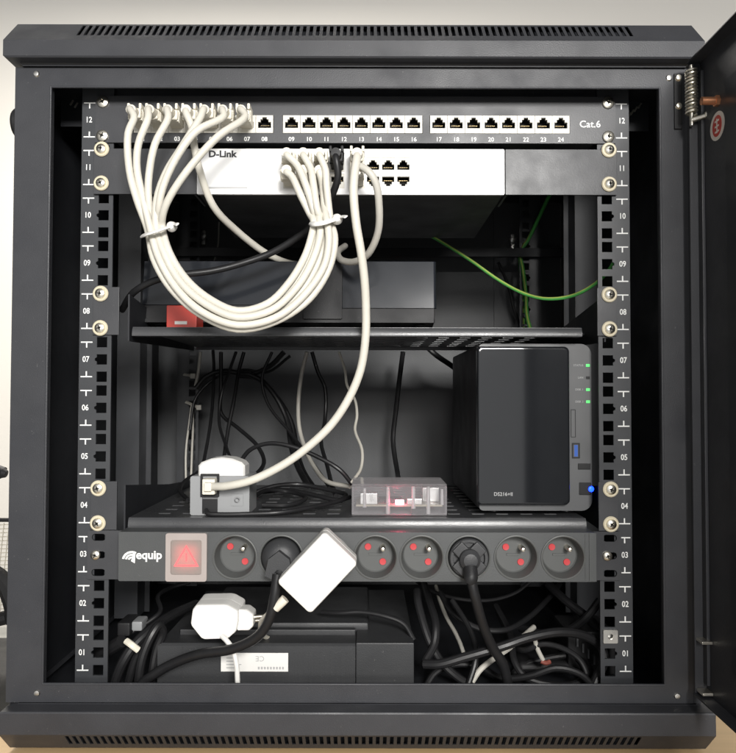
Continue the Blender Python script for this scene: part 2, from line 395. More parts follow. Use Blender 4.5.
# side, back, roof and floor sheets
WX = 299
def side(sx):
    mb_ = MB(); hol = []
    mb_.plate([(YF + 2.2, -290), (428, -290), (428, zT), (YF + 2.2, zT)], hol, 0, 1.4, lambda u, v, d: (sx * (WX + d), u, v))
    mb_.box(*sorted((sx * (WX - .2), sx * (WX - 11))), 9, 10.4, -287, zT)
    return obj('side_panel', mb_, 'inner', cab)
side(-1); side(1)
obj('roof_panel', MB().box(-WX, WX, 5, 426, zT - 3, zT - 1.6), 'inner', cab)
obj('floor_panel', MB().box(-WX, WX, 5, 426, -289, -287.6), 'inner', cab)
bp = MB().box(-WX + .3, XX(494, 418) - .6, 418, 419.4, -287.4, zT - 3.2).box(XX(494, 418) + .6, WX - .3, 418, 419.4, -287.4, zT - 3.2)
bp.box(-WX + .3, WX - .3, 421, 422, -287.4, zT - 3.2)
obj('back_panel', bp, 'back', cab)
# top edge lip inside
obj('roof_lip', MB().box(-232, 232, 6, 8, zT - 16, zT - 3.2).box(-86, -85, 4.6, 5.9, zT - 14, zT - 5).box(42, 43, 4.6, 5.9, zT - 14, zT - 5).box(43, 98, 4.8, 5.9, zT - 12, zT - 10.6), 'paint', cab)
obj('latch', MB().lathe([(0, 5), (12, 4.4), (14, 2), (14, -8)], (oxL - 4, -8, ZZ(124, -10)), 24, axis=(-1, 0, 0)), 'plastic', cab)

# vertical rails with square holes
HS = 9.5 / 2
def rail(sx, y0, marks=True):
    xa, xb = sorted((sx * 224, sx * 253.5)); xc = sx * 232.55
    zb_, zt_ = UZ(1) - 29, UZ(12) + 30
    fn_ = lambda u, v, d: (u, d, v)
    xo, xi = xc + sx * HS, xc - sx * HS                         # outer and inner side of the holes
    poly = [(sx * 253.5, zb_), (xo, zb_)]; edge = [zb_]
    mb_ = MB()
    for n in range(1, 13):
        for dz in (-15.875, 0, 15.875):
            z = UZ(n) + dz; edge += [z - HS, z + HS]
            if dz == 0: poly += [(xo, z - 2), (xo + sx * 1.8, z - 1), (xo + sx * 1.8, z + 1), (xo, z + 2)]
    edge.append(zt_); poly += [(xo, zt_), (sx * 253.5, zt_)]
    mb_.plate(poly, [], y0, y0 + 2, fn_)
    mb_.plate([(xi, zb_), (sx * 224, zb_), (sx * 224, zt_), (xi, zt_)], [], y0, y0 + 2, fn_)
    for a, b in zip(edge[::2], edge[1::2]): mb_.plate([(xi, a), (xo, a), (xo, b), (xi, b)], [], y0, y0 + 2, fn_)
    xe = sx * 253.5
    mb_.box(min(xe, xe - sx * 2), max(xe, xe - sx * 2), y0 + 2, y0 + 34, zb_, zt_)
    r_ = obj('mounting_rail', mb_, 'rail', cab)
    if marks:
        t = MB(); xm = sx * 246.6; ym = y0 - .08
        for n in range(1, 13):
            z = UZ(n); t.text('%02d' % n, 7.4, xm - (.6 if sx < 0 else -.2), ym, z, sx=.85, bold=.12)
            for s in (1, -1):
                zz = z + s * 15.875
                t.box(xm - 5.3, xm + 5.3, ym - .05, ym + .05, zz - .55, zz + .55)
                t.box(xm - .6, xm + .6, ym - .05, ym + .05, min(zz - s * .55, zz - s * 5), max(zz - s * .55, zz - s * 5))
        obj('unit_marking', t, 'ink', r_)
    return r_
rail(-1, 0); rail(1, 0)
rail(-1, 352, False); rail(1, 352, False)
cn = MB().plate(rrect(226, 239, UZ(1) + 15.875 - 6, UZ(1) + 15.875 + 6, 1), [circ(232.55, UZ(1) + 15.875, 2.6, 16)], -2.4, -.2, lambda u, v, d: (u, d, v)).box(227, 238, 2.4, 8, UZ(1) + 10, UZ(1) + 21.5)
obj('cage_nut', cn, 'zinc', cab)
for sx in (-1, 1):
    p = MB()
    a, b = sorted((sx * 258, sx * 285))
    p.box(a, b, 196, 198, zB + 6, zT - 4).box(min(sx * 258, sx * 260), max(sx * 258, sx * 260), 198, 226, zB + 6, zT - 4)
    p.box(min(sx * 252, sx * 258), max(sx * 252, sx * 258), 224, 226, zB + 6, zT - 4)
    obj('support_post', p, 'rail', cab)
obj('cross_brace', MB().box(-285, 285, 340, 346, ZZ(252, 340) - 6, ZZ(252, 340) + 6), 'inner', cab)
hk = MB().lathe([(0, 7), (4, 6), (5, 0)], at(512, 240, 415), 14).box(at(512, 240, 415).x - 3, at(512, 240, 415).x + 3, 409, 416, at(512, 240, 415).z - 14, at(512, 240, 415).z + 8, 1)
h0 = obj('cable_hook', hk, 'zinc', cab); d = at(204, 236, 415) - at(512, 240, 415); dup(h0, d.x, 0, d.z)
d = at(203, 227, 415)

cbm = []
for (px, py, sl) in ((73.5, 103.5, ((71.5, 102.5), (75.8, 105))), (636, 108, ((629.5, 115), (632.5, 112), (636, 109), (640, 105.5)))):
    c_ = at(px, py, 36); kb = obj('corner_bracket', MB().box(c_.x - 13, c_.x + 13, 38, 39.5, c_.z - 22, c_.z + 14), 'inner', cab)
    sm = MB()
    for q in sl:
        a_ = at(*q, 37); sm.box(-.9, .9, -.4, .4, -3, 3, .2, M4=Matrix.Translation((a_.x, 37.5, a_.z)) @ Matrix.Rotation(math.radians(32), 4, 'Y'))
    obj('slit_light_bar', sm, 'nickel', kb)  # bright metal bars standing in for light showing through vent slits
# door, standing straight out from the right edge
DX = 289.0; DT = 13.0
dr = MB(); y1 = -42.0; dz0, dz1 = at(690, 694, y1).z, at(690, 63, y1).z
DW = 560; y0 = y1 - DW
dr.box(DX + DT - 1.5, DX + DT, y0, y1, dz0, dz1)
dr.box(DX, DX + DT - 1.6, y0, y1, dz1 - 1.5, dz1, .3); dr.box(DX, DX + DT - 1.6, y0, y1, dz0, dz0 + 1.5, .3)
dr.box(DX + 1.6, DX + DT - 1.6, y1 - 1.5, y1, dz0 + 1.6, dz1 - 1.6); dr.box(DX, DX + DT - 1.6, y0, y0 + 1.5, dz0 + 1.6, dz1 - 1.6)
dr.box(DX + DT - 4.4, DX + DT - 1.6, y1 - 9, y1 - 1.6, dz0 + 10, dz1 - 10, .5)
door = obj('door', dr, 'paint', cab)
gl = MB().box(DX + DT - 2.6, DX + DT - 1.6, y0 + 50, y1 - 48, dz0 + 36, dz1 - 36); obj('glass_pane', gl, 'smoke', door)
# spring hinge pin at the top corner
hx, hy = XX(691.5, YF - 20, 95), YF - 14
hz1, hz0 = ZZ(73, hy, 690), ZZ(117, hy, 690)
hm = MB(); pts = []
turns = 13
for i in range(turns * 10 + 1):
    a = 2 * math.pi * i / 10; pts.append((hx + 4.4 * math.cos(a), hy - 6 + 4.4 * math.sin(a), hz0 + (hz1 - hz0) * i / (turns * 10)))
hm.tube(pts, 1.0, n=6, res=2).cyl((hx, hy - 6, hz0 - 10), (hx, hy - 6, hz1 + 4), 1.8, n=12)
hm.cyl((hx, hy - 6, hz0 - 5), (hx + 11, hy - 10, hz0 - 2.5), 2.4, n=12).lathe([(0, 3), (3, 2.4), (4, 0), (3, -2)], (hx + 12, hy - 10, hz0 - 2), 14, axis=(.6, -.7, .1))
obj('hinge_spring', hm, 'nickel', door)
hp = MB().box(XX(676.5, YF), XX(684, YF), YF - 2.2, YF - .2, hz0 - 6, hz1 + 5, .4); hpl = obj('hinge_plate', hp, 'plastic', door)
hs = MB()
for py in (79, 107): hs.lathe([(0, 2.4), (2.2, 2), (3.2, .2)], (XX(680.3, YF), YF - 2.2, ZZ(py, YF, 680)), 16)
obj('hinge_screw', hs, 'nickel', door)
st = MB(); gp = Vector((DX + DT - 1.5, -76, ZZ(101, -76, 720)))
st.cyl(gp, gp - Vector((14, 0, 0)), 3.3, n=20).lathe([(0, 0), (4.6, 0), (4.6, 3), (3.2, 3.4)], gp - Vector((0, 0, 0)), 6, axis=(-1, 0, 0)); obj('ground_stud', st, 'copper', door)
sk = MB(); sy, sz = -74, ZZ(126, -74, 722)
sfn = lambda u, v, d_: (DX + DT - 1.55 - d_, u, v)
sk.plate([(sy + 12.5 * math.cos(a * .2617994), sz + 11.8 * math.sin(a * .2617994)) for a in range(24)], [], 0, .3, sfn); sk.mi = 1
sk.plate([(sy + 8 * math.cos(a * .2617994), sz + 8.8 * math.sin(a * .2617994)) for a in range(24)], [], .3, .5, sfn); sk.mi = 0
for k in range(3): sk.plate([(sy - 3.6, sz - 5.4 + k * 4.4), (sy + 3.6, sz - 5.4 + k * 4.4), (sy + 3.6, sz - 4 + k * 4.4), (sy - 3.6, sz - 4 + k * 4.4)], [], .5, .62, sfn)
sk.plate([(sy - .8, sz - 6), (sy + .8, sz - 6), (sy + .8, sz + 6), (sy - .8, sz + 6)], [], .5, .6, sfn)
obj('sticker', sk, ['sticker', 'red'], door)
for py in (641, 692):
    tb = MB(); zz = ZZ(py, y1 - 8, 703); tb.box(DX + 2.5, DX + DT - 1.7, y1 - 14, y1 - 1.7, zz - 1.2, zz + 1.2, .3)
    obj('door_tab', tb, 'nickel', door)

# ------------------------------------------------------------------ screws shared by the rack gear
def screw_mb(x, z, y, wash=True, r=5.2):
    s = MB()
    if wash:
        s.mi = 1; s.lathe([(r + 2.2, 0), (r + 2.4, 1.2), (r + 1.6, 2.0), (r + .2, 2.0), (r - .6, 1.2), (0, 1.2)], (x, y, z), 28); s.mi = 0
        y -= 1.2
    s.lathe([(r, 0), (r, 1), (r * .92, 2.0), (r * .62, 2.9), (r * .3, 3.1), (r * .22, 1.8), (0, 1.7)], (x, y, z), 24)
    a = random.uniform(0, 3)
    s.mi = 2
    for k in (0, 1):
        s.box(-r * .5, r * .5, -.25, .25, -.45, .45, M4=Matrix.Translation((x, y - 2.95, z)) @ Matrix.Rotation(a + k * math.pi / 2, 4, 'Y'))
    return s
def screws(parent, spots, y, wash=True, r=5.2):
    for x, z in spots: obj('screw', screw_mb(x, z, y, wash, r), ['nickel', 'washer', 'dark'], parent)

# ------------------------------------------------------------------ patch panel (unit 12)
YP = -2.2
pz = UZ(12)
pp = thing('patch_panel', (0, 0, pz - 22), 'black twenty-four port patch panel across the top of the rack', 'patch panel')
px0, px1 = -240.5, 240.5
pzt, pzb = pz + 21.8, pz - 21.8
def pcol(i):
    g = i // 8; base_ = (XX(142.5, YP, 124), XX(291.6, YP, 124), XX(438.7, YP, 124))[g]
    return base_ + (i % 8) * 16.12
PZ = ZZ(124.5, YP)
wins = []
for g in range(3):
    a, b = pcol(g * 8) - 8.4, pcol(g * 8 + 7) + 8.4
    wins.append([(a, PZ - 8.4), (b, PZ - 8.4), (b, PZ + 8.4), (a, PZ + 8.4)])
fp = MB().plate([(px0, pzb), (px1, pzb), (px1, pzt), (px0, pzt)], wins, YP, YP + 2, lambda u, v, d: (u, d, v))
fp.box(px0 + 20, px1 - 20, YP + 2, 20, pzt - 1.5, pzt).box(px0 + 20, px1 - 20, YP + 2, 20, pzb, pzb + 1.5)
obj('faceplate', fp, 'panel', pp)
def rj_hole(x, z, flip=1, w_=6.0, h=4.2):
    pts = [(x - w_, z - flip * h), (x + w_, z - flip * h), (x + w_, z + flip * h * .35), (x + w_ * .62, z + flip * h * .35), (x + w_ * .62, z + flip * h * .95), (x + w_ * .34, z + flip * h * .95), (x + w_ * .34, z + flip * h * 1.4),
           (x - w_ * .34, z + flip * h * 1.4), (x - w_ * .34, z + flip * h * .95), (x - w_ * .62, z + flip * h * .95), (x - w_ * .62, z + flip * h * .35), (x - w_, z + flip * h * .35)]
    return pts if flip > 0 else pts[::-1]
def rj_port(x, z, y, parent, hw, hh, m, flip=1, w_=6.0, h=4.2, zo=0):
    p = MB().plate([(x - hw, z - hh), (x + hw, z - hh), (x + hw, z + hh), (x - hw, z + hh)], [rj_hole(x, z + zo, flip, w_, h)], y, y + 3, lambda u, v, d: (u, d, v))
    p.mi = 1
    p.box(x - hw + .4, x + hw - .4, y + 13, y + 14, z - hh + .4, z + hh - .4)
    for sx in (-1, 1): p.box(x + sx * (hw - 1) - .4, x + sx * (hw - 1) + .4, y + 3, y + 13, z - hh + .4, z + hh - .4)
    for sz in (-1, 1): p.box(x - hw + 1.5, x + hw - 1.5, y + 3, y + 13, z + sz * (hh - 1) - .4, z + sz * (hh - 1) + .4)
    o_ = obj('port', p, [m, 'dark'], parent)
    c = MB()
    for k in range(8): c.box(x - 3.6 + k * 1.03 - .25, x - 3.6 + k * 1.03 + .25, y + 4, y + 11, z + zo - flip * (h * .2), z + zo - flip * (h * .2) + .5)
    obj('contact', c, 'gold', o_)
    return o_
p0 = rj_port(pcol(0), PZ, YP - .5, pp, 7.9, 8.2, 'jack', zo=.6)
for i in range(1, 24): dup(p0, pcol(i) - pcol(0))
t = MB()
for i in range(24): t.text('%02d' % (i + 1), 5.6, pcol(i), YP - .1, ZZ(139.5, YP), bold=.08)
t.text('Cat.6', 9, XX(590, YP, 124), YP - .1, ZZ(124.5, YP, 590), bold=.1)
obj('lettering', t, 'ink', pp)
screws(pp, [(sx * 233.5 - (0 if sx > 0 else 0), pz + dz) for sx in (-1, 1) for dz in (15.8, -15.8)], YP, False, 5.6)

# ------------------------------------------------------------------ network switch (unit 11)
sz_ = UZ(11)
sw = thing('network_switch', (0, 60, sz_ - 22), 'silver fronted network switch with two rows of ports below the patch panel', 'network switch')
YS = -3.5
sxl, sxr = XX(197, YS, 170), XX(504.5, YS, 170)
swt, swb = ZZ(149, YS), ZZ(194.5, YS)
cols = [XX(p, YS, 170) for p in (290.5, 306.3, 321.8, 337.3, 357.5, 373, 388.2, 403.4)]
zr = (ZZ(164.7, YS), ZZ(181.2, YS))
holes = [[(c - 6.6, z - 6.8), (c + 6.6, z - 6.8), (c + 6.6, z + 6.8), (c - 6.6, z + 6.8)] for c in cols for z in zr]
sf = MB().plate(rrect(sxl, sxr, swb, swt, 1.2, 3), holes, YS, YS + 3, lambda u, v, d: (u, d, v))
obj('faceplate', sf, 'silver', sw)
hb = MB().box(sxl + .5, sxr - .5, YS + 20, 186, swb + .5, swt - .5, .8)
obj('housing', hb, 'plastic_g', sw)
hb = MB().box(sxl + 1, sxr - 1, YS + 3, YS + 20, swb + .6, swb + 2).box(sxl + 1, sxr - 1, YS + 3, YS + 20, swt - 2, swt - .6); obj('front_shell', hb, 'plastic_g', sw)
lb = MB().box(-241, sxl - .6, YS, YS + 2, swb, swt, .3).box(sxl - 3, sxl - 1, YS + 2.1, 40, swb, swt); obj('bracket', lb, 'panel', sw)
rb = MB().box(sxr + .9, 241, YS, YS + 2, swb, swt, .3).box(sxr + 1, sxr + 3, YS + 2.1, 40, swb, swt); obj('bracket', rb, 'panel', sw)
pu = rj_port(cols[0], zr[0], YS + .6, sw, 6.55, 6.75, 'jack', 1, 5.6, 3.7, -.8)
pl = rj_port(cols[0], zr[1], YS + .6, sw, 6.55, 6.75, 'jack', -1, 5.6, 3.7, .8)
for c in cols[1:]: dup(pu, c - cols[0]); dup(pl, c - cols[0])
t = MB().text('D-Link', 8.4, XX(208.5, YS, 152), YS - .1, ZZ(154.6, YS), 'LEFT', bold=.33, sx=1.1)
obj('lettering', t, 'dink', sw)
t = MB().box(XX(207, YS), XX(246, YS), YS - .1, YS + .1, ZZ(189, YS), ZZ(187.2, YS))
obj('small_print', t, 'gink', sw)
screws(sw, [(sx * 233.5, sz_ + dz) for sx in (-1, 1) for dz in (15.8, -15.8)], YS, True, 4.6)

# ------------------------------------------------------------------ shelves
def slot(u, v, w_, h): return [(u - w_, v - h), (u + w_, v - h), (u + w_, v + h), (u - w_, v + h)]
def shelf(label, zc, ztop, yl, xl, xr, lipz, hseed):
    sh = thing('rack_shelf', (0, 150, zc - 22), label, 'shelf', 'perforated shelves screwed into the rack')
    yb = yl + 252; tr = MB(); hol = []
    rows = [yl + 24 + j * 25.5 for j in range(9)]; zz_ = (ztop - 1.4, ztop)
    vv = [yl] + [q for r_ in rows for q in (r_ - 3.2, r_ + 3.2)] + [yb]
    for a, b in zip(vv[::2], vv[1::2]): tr.box(xl, xr, a, b, *zz_)
    uu = [xl] + [q for i in range(17) for q in (xl + 26 + i * (xr - xl - 52) / 16 - 6, xl + 26 + i * (xr - xl - 52) / 16 + 6)] + [xr]
    for r_ in rows:
        for a, b in zip(uu[::2], uu[1::2]): tr.box(a, b, r_ - 3.2, r_ + 3.2, *zz_)
    hh_ = ztop - lipz
    prof = [(yl + .3, lipz), (yl - 2.2, lipz), (yl - 2.4, lipz + hh_ * .12), (yl - 2.3, lipz + hh_ * .3), (yl - 1.95, lipz + hh_ * .5), (yl - 1.4, lipz + hh_ * .7), (yl - .65, lipz + hh_ * .88), (yl + .1, lipz + hh_ * .97), (yl + .3, lipz + hh_)]
    tr.loft([[(xl, a, b) for a, b in prof], [(xr, a, b) for a, b in prof]])
    tr.box(xl, xr, yl + .3, yl + 10, lipz, lipz + 1)
    tr.box(xl, xr, yb, yb + 1.2, ztop - 5, ztop)
    tr.box(xr + .1, 229.8, yl + 60, yb, ztop - 1.4, ztop)
    obj('tray', tr, 'tray', sh)
    for sx in (-1, 1):
        xe = xl - 2.5 if sx < 0 else 230
        fl = MB().plate([(2, ztop + 30), (2, ztop - 13), (yl + 10, ztop - 13), (yb, ztop - 6), (yb, ztop + 6), (yl + 150, ztop + 13)], [], 0, 1.4, lambda u, v, d: (xe + sx * d, u, v))
        obj('side_flange', fl, 'inner', sh)
        a, b = (-240.5, -216.5) if sx < 0 else (222.5, 240.5)
        obj('ear', MB().box(a, b, YP - .3, YP + 1.7, zc - 22, zc + 22, .3), 'panel', sh)
        screws(sh, [(sx * 233.2, zc + dz) for dz in (15.8, -15.8)], YP - .3, True, 4.8)
    return sh
shelf('upper perforated steel shelf carrying the glossy black box', UZ(8), ZZ(327.5, 4), 4, XX(132, 4), XX(582, 4), ZZ(336.5, 4), 1)
shelf('lower perforated steel shelf carrying the black two-bay storage unit', UZ(4), ZZ(518, 4), 4, XX(130, 4), XX(585, 4), ZZ(528, 4), 2)
ZU, ZL = ZZ(327.5, 4) + .3, ZZ(518, 4) + .3                    # tops of the trays

# glossy box on the upper shelf
gb = thing('media_box', (-70, 110, ZU), 'long glossy black media box on the upper shelf behind the cable loop', 'media box')
Yg = 50; gx0, gx1 = XX(140, Yg), XX(437, Yg); gzt = ZZ(267.5, Yg); gzm = ZZ(316, Yg)
xm0, xm1 = XX(303, Yg), XX(342, Yg)
obj('body', MB().box(gx0 + 1, gx1 - 2, Yg + 1.6, Yg + 62, gzm - 14, gzt - .6, 1).box(gx0 + 4, gx1 - 3, Yg - 1, Yg + 60, ZU + 3, gzm - 14.2, 1), 'plastic', gb)
obj('glossy_panel', MB().box(gx0, xm0, Yg, Yg + 1.4, gzm + 3, gzt, .4), 'satin', gb)
rp = [(xm1, Yg + 1.4), (xm1, Yg - .5)] + [(gx1 - 3.2 + 3.2 * math.sin(a_ * .2244), Yg + 2.7 - 3.2 * math.cos(a_ * .2244)) for a_ in range(8)]
obj('glossy_panel', MB().loft([[(u, v, gzm) for u, v in rp], [(u, v, gzt - .5) for u, v in rp], [(u, v + .3, gzt) for u, v in rp]]), 'satin', gb, ang=40)
obj('centre_band', MB().prism(rrect(xm0 + .3, xm1 - .3, gzm - 12, gzt, 1), Yg - 4, Yg + 1.4), 'plastic', gb)
ft = obj('foot', MB().lathe([(0, 0), (6, 0), (5.4, 3)], (gx0 + 16, Yg + 14, ZU), 14, axis=(0, 0, 1)), 'rubber', gb)
dup(ft, gx1 - gx0 - 32); dup(ft, 0, 34); dup(ft, gx1 - gx0 - 32, 34)
gb.rotation_euler.x = math.radians(-8)
rd = thing('red_box', (XX(181, 60), 70, ZU), 'small red plastic box at the left end of the upper shelf', 'box')
rx0, rx1, rzt = XX(165.5, 14), XX(196, 14), ZZ(305.5, 14)
obj('case', MB().box(rx0, rx1, 14, 42, ZU, rzt, 1), 'red', rd)
obj('slot', MB().box(rx0 + 8, rx1 - 9, 13.6, 14.2, ZU + 3.2, ZU + 6.2), 'white', rd)

# ------------------------------------------------------------------ two-bay storage box
Yn = 22
nx0, nx1 = XX(479, Yn), XX(591.5, Yn); nzt = ZZ(343.5, Yn); nzb = ZL + 4
nas = thing('storage_server', ((nx0 + nx1) / 2, 150, ZL), 'black two-bay network storage unit with glossy front on the lower shelf', 'storage server')
obj('shell', MB().prism(rrect(nx0, nx1, nzb, nzt, 8, rs=(8, 3, 3, 8)), Yn + 16, Yn + 216), 'nasside', nas)
obj('front_bezel', MB().prism(rrect(nx0, nx1, nzb, nzt, 9, 6, rs=(10, 4, 4, 10)), Yn, Yn + 15.8), 'nas', nas)
gx_0, gx_1, gz_1, gz_0 = XX(477.5, Yn - 8), XX(570, Yn - 8), ZZ(346, Yn - 8), ZZ(505, Yn - 8)
def offs(l, k): 
    cx_, cz_ = (gx_0 + gx_1) / 2, (gz_0 + gz_1) / 2
    return [(cx_ + (u - cx_) * (1 - k / 46), cz_ + (v - cz_) * (1 - k / 80)) for u, v in l]
lo = rrect(gx_0, gx_1, gz_0, gz_1, 4, 5, rs=(5, 3, 3, 5))
obj('glossy_cover', MB().loft([[(u, Yn - .2, v) for u, v in lo], [(u, Yn - 6, v) for u, v in lo], [(u, Yn - 7.6, v) for u, v in offs(lo, .7)], [(u, Yn - 8, v) for u, v in offs(lo, 1.8)], [(u, Yn - 8, v) for u, v in offs(lo, 3)]]), 'gloss', nas, ang=50)
t = MB().text('DS216+II', 4.7, XX(493.5, Yn - 8), Yn - 8.1, ZZ(494, Yn - 8), 'LEFT', bold=.03)
obj('lettering', t, 'gink', nas); t = MB()
for py, s in ((365, 'STATUS'), (377.3, 'LAN'), (389.2, 'DISK 1'), (401.3, 'DISK 2')): t.text(s, 2.7, XX(583.5, Yn), Yn - .1, ZZ(py, Yn), 'RIGHT')
obj('indicator_text', t, 'gink', nas)
for py, on in ((365, 1), (377.3, 0), (389.2, 1), (401.3, 1)):
    xl_ = XX(588, Yn); zl_ = ZZ(py, Yn)
    obj('indicator', MB().box(xl_ - 1.8, xl_ + 1.8, Yn - .5, Yn + .5, zl_ - 1.3, zl_ + 1.3, .2), 'led_g' if on else 'plastic', nas)
obj('eject_slot', MB().plate(rrect(XX(570.5, Yn), XX(575.5, Yn), ZZ(437, Yn), ZZ(409, Yn), .6), [rrect(XX(570.5, Yn) + .6, XX(575.5, Yn) - .6, ZZ(437, Yn) + .6, ZZ(409, Yn) - .6, .3)], Yn - .3, Yn + .2, lambda u, v, d: (u, d, v)), 'plastic', nas)
ub = MB().plate(rrect(XX(571.5, Yn), XX(579.5, Yn), ZZ(458, Yn), ZZ(442.5, Yn), .4), [rrect(XX(573, Yn), XX(578, Yn), ZZ(456.5, Yn), ZZ(444, Yn), .3)], Yn - .5, Yn + .2, lambda u, v, d: (u, d, v)); ub.mi = 1
ub.box(XX(574, Yn), XX(577.4, Yn), Yn - .3, Yn + .3, ZZ(456, Yn), ZZ(444.6, Yn)); obj('usb_port', ub, ['plastic', 'usb'], nas)
obj('button', MB().box(XX(577.5, Yn), XX(590, Yn), Yn - 1, Yn + .5, ZZ(469, Yn), ZZ(463, Yn), .4), 'plastic', nas)
pb = obj('power_button', MB().box(XX(578.5, Yn), XX(590.5, Yn), Yn - 1, Yn + .5, ZZ(494.5, Yn), ZZ(482, Yn), .5), 'plastic', nas)
obj('power_light', MB().lathe([(0, 2), (2.2, 1.5), (2.8, 0)], (XX(590.3, Yn), Yn - .6, ZZ(488.5, Yn)), 14), 'led_b', pb)
f0 = obj('foot', MB().lathe([(0, 0), (7, 0), (6.4, 4.2)], (nx0 + 18, Yn + 26, ZL), 16, axis=(0, 0, 1)), 'rubber', nas)
dup(f0, nx1 - nx0 - 36); dup(f0, 0, 170); dup(f0, nx1 - nx0 - 36, 170)

# clear cased single-board computer
Yb = 16
sb = thing('single_board_computer', (42, 75, ZL), 'small circuit board in a clear plastic case with a red light on the lower shelf', 'computer')
bx0, bx1 = XX(352, Yb), XX(447, Yb); bzt = ZZ(486.5, Yb); bz0 = ZL + 1
cs = MB()
cs.box(bx0, bx1, Yb, Yb + 1.8, bz0, bzt, .4).box(bx0, bx1, Yb + 58, Yb + 59.8, bz0, bzt, .4)
cs.box(bx0, bx0 + 1.8, Yb + 2, Yb + 57.8, bz0, bzt, .4).box(bx1 - 1.8, bx1, Yb + 2, Yb + 57.8, bz0, bzt, .4)
cs.box(bx0 + .2, bx1 - .2, Yb + .2, Yb + 59.6, bzt + .2, bzt + 2.2, .4).box(bx0 + .2, bx1 - .2, Yb + .2, Yb + 59.6, bz0 - 1, bz0 - .2, .2)
obj('clear_case', cs, 'clear', sb)
bd = MB().box(bx0 + 4, bx1 - 4, Yb + 4, Yb + 55, bz0 + 7, bz0 + 8.6)
bd.box(bx0 + 7, bx0 + 22, Yb + 12, Yb + 48, bz0 + 8.8, bz0 + 13); obj('circuit_board', bd, 'pcb', sb)
cp = MB().box(bx0 + 8, bx0 + 24, Yb + 5, Yb + 20, bz0 + 8.8, bz0 + 19, .4).box(bx0 + 52, bx0 + 66, Yb + 4, Yb + 14, bz0 + 8.8, bz0 + 14, .4).box(bx0 + 68, bx0 + 84, Yb + 24, Yb + 44, bz0 + 8.8, bz0 + 22, .4)
obj('connector', cp, 'zinc', sb)
pil = MB()
for u, h_, r_ in ((12, 10, 2), (34, 0, 2.2), (58, 0, 2.4), (72, 0, 2.2), (85, 14, 1.8)): pil.cyl((bx0 + u, Yb + 5.6, bz0 + h_ * .6), (bx0 + u, Yb + 5.6, bzt - .2 - h_ * .2), r_, r_ * .7, n=12)
obj('pillar', pil, 'frost', sb)
chp = MB().box(bx0 + 26, bx0 + 48, Yb + 16, Yb + 38, bz0 + 8.8, bz0 + 12).box(bx0 + 56, bx0 + 70, Yb + 2.2, Yb + 8, bz0 + .4, bz0 + 5); obj('chip', chp, 'plastic', sb)
obj('led', MB().box(bx0 + 41, bx0 + 49, Yb + 3, Yb + 6, bz0 + 9, bz0 + 13, .6), 'led_r', sb)

# grey wall-box adapter with white cap
Yw = 16
gwx0, gwx1 = XX(191, Yw), XX(250, Yw); gwt = ZZ(476.5, Yw)
wb = thing('junction_box', ((gwx0 + gwx1) / 2, 75, ZL), 'grey network junction box with a rounded white cap on the lower shelf', 'junction box')
ox0, ox1, oz0, oz1 = XX(202, Yw), XX(219.5, Yw), ZZ(496, Yw), ZZ(474.5, Yw)
body = MB().plate(rrect(gwx0, gwx1, ZL, gwt, 2), [rrect(ox0 + 1, ox1 - 1, oz0 - 17, oz1 - 4, .5)], Yw, Yw + 3, lambda u, v, d: (u, d, v)).box(gwx0 + .2, gwx1 - .2, Yw + 3, Yw + 46, ZL + .2, gwt - .2, 1)
obj('case', body, 'boxgrey', wb)
fr_ = MB().plate(rrect(ox0 - .5, ox1 + .5, oz0 - 1, oz1 + .5, .6), [rrect(ox0 + 1.6, ox1 - 1.6, oz0 + 1, oz1 - 1.6, .4)], Yw - 2, Yw - .2, lambda u, v, d: (u, d, v)); obj('socket_frame', fr_, 'plastic', wb)
obj('coax_port', MB().plate(rrect(XX(232, Yw), XX(244, Yw), ZZ(506, Yw), ZZ(494, Yw), .5), [circ(XX(238, Yw), ZZ(500, Yw), 3, 16)], Yw - 1, Yw - .2, lambda u, v, d: (u, d, v)).lathe([(2, 2), (2, -2), (0, -2)], (XX(238, Yw), Yw - 1, ZZ(500, Yw)), 14), 'boxgrey', wb)
obj('lower_port', MB().box(ox0 + 1, ox1 - 1, Yw - .8, Yw + .5, oz0 - 16, oz0 - 3, .4), 'plastic', wb)
c0, c1 = XX(199, Yw + 8), XX(245.5, Yw + 8); cz0, cz1 = gwt - 1, ZZ(457.5, Yw + 8)
dome = [(c0, cz0), (c1, cz0), (c1, cz0 + (cz1 - cz0) * .55), (c1 - 3, cz0 + (cz1 - cz0) * .74), (c1 - 12, cz0 + (cz1 - cz0) * .93), ((c0 + c1) / 2, cz1), (c0 + 12, cz0 + (cz1 - cz0) * .93), (c0 + 3, cz0 + (cz1 - cz0) * .74), (c0, cz0 + (cz1 - cz0) * .55)]
obj('cap', MB().loft([[(c0 + (c1 - c0) * .5 + (u - (c0 + c1) / 2) * k, y, cz0 + (v - cz0) * k) for u, v in dome] for k, y in ((.93, Yw + 6), (1, Yw + 8), (1, Yw + 32), (.93, Yw + 34))]), 'white', wb, ang=25)

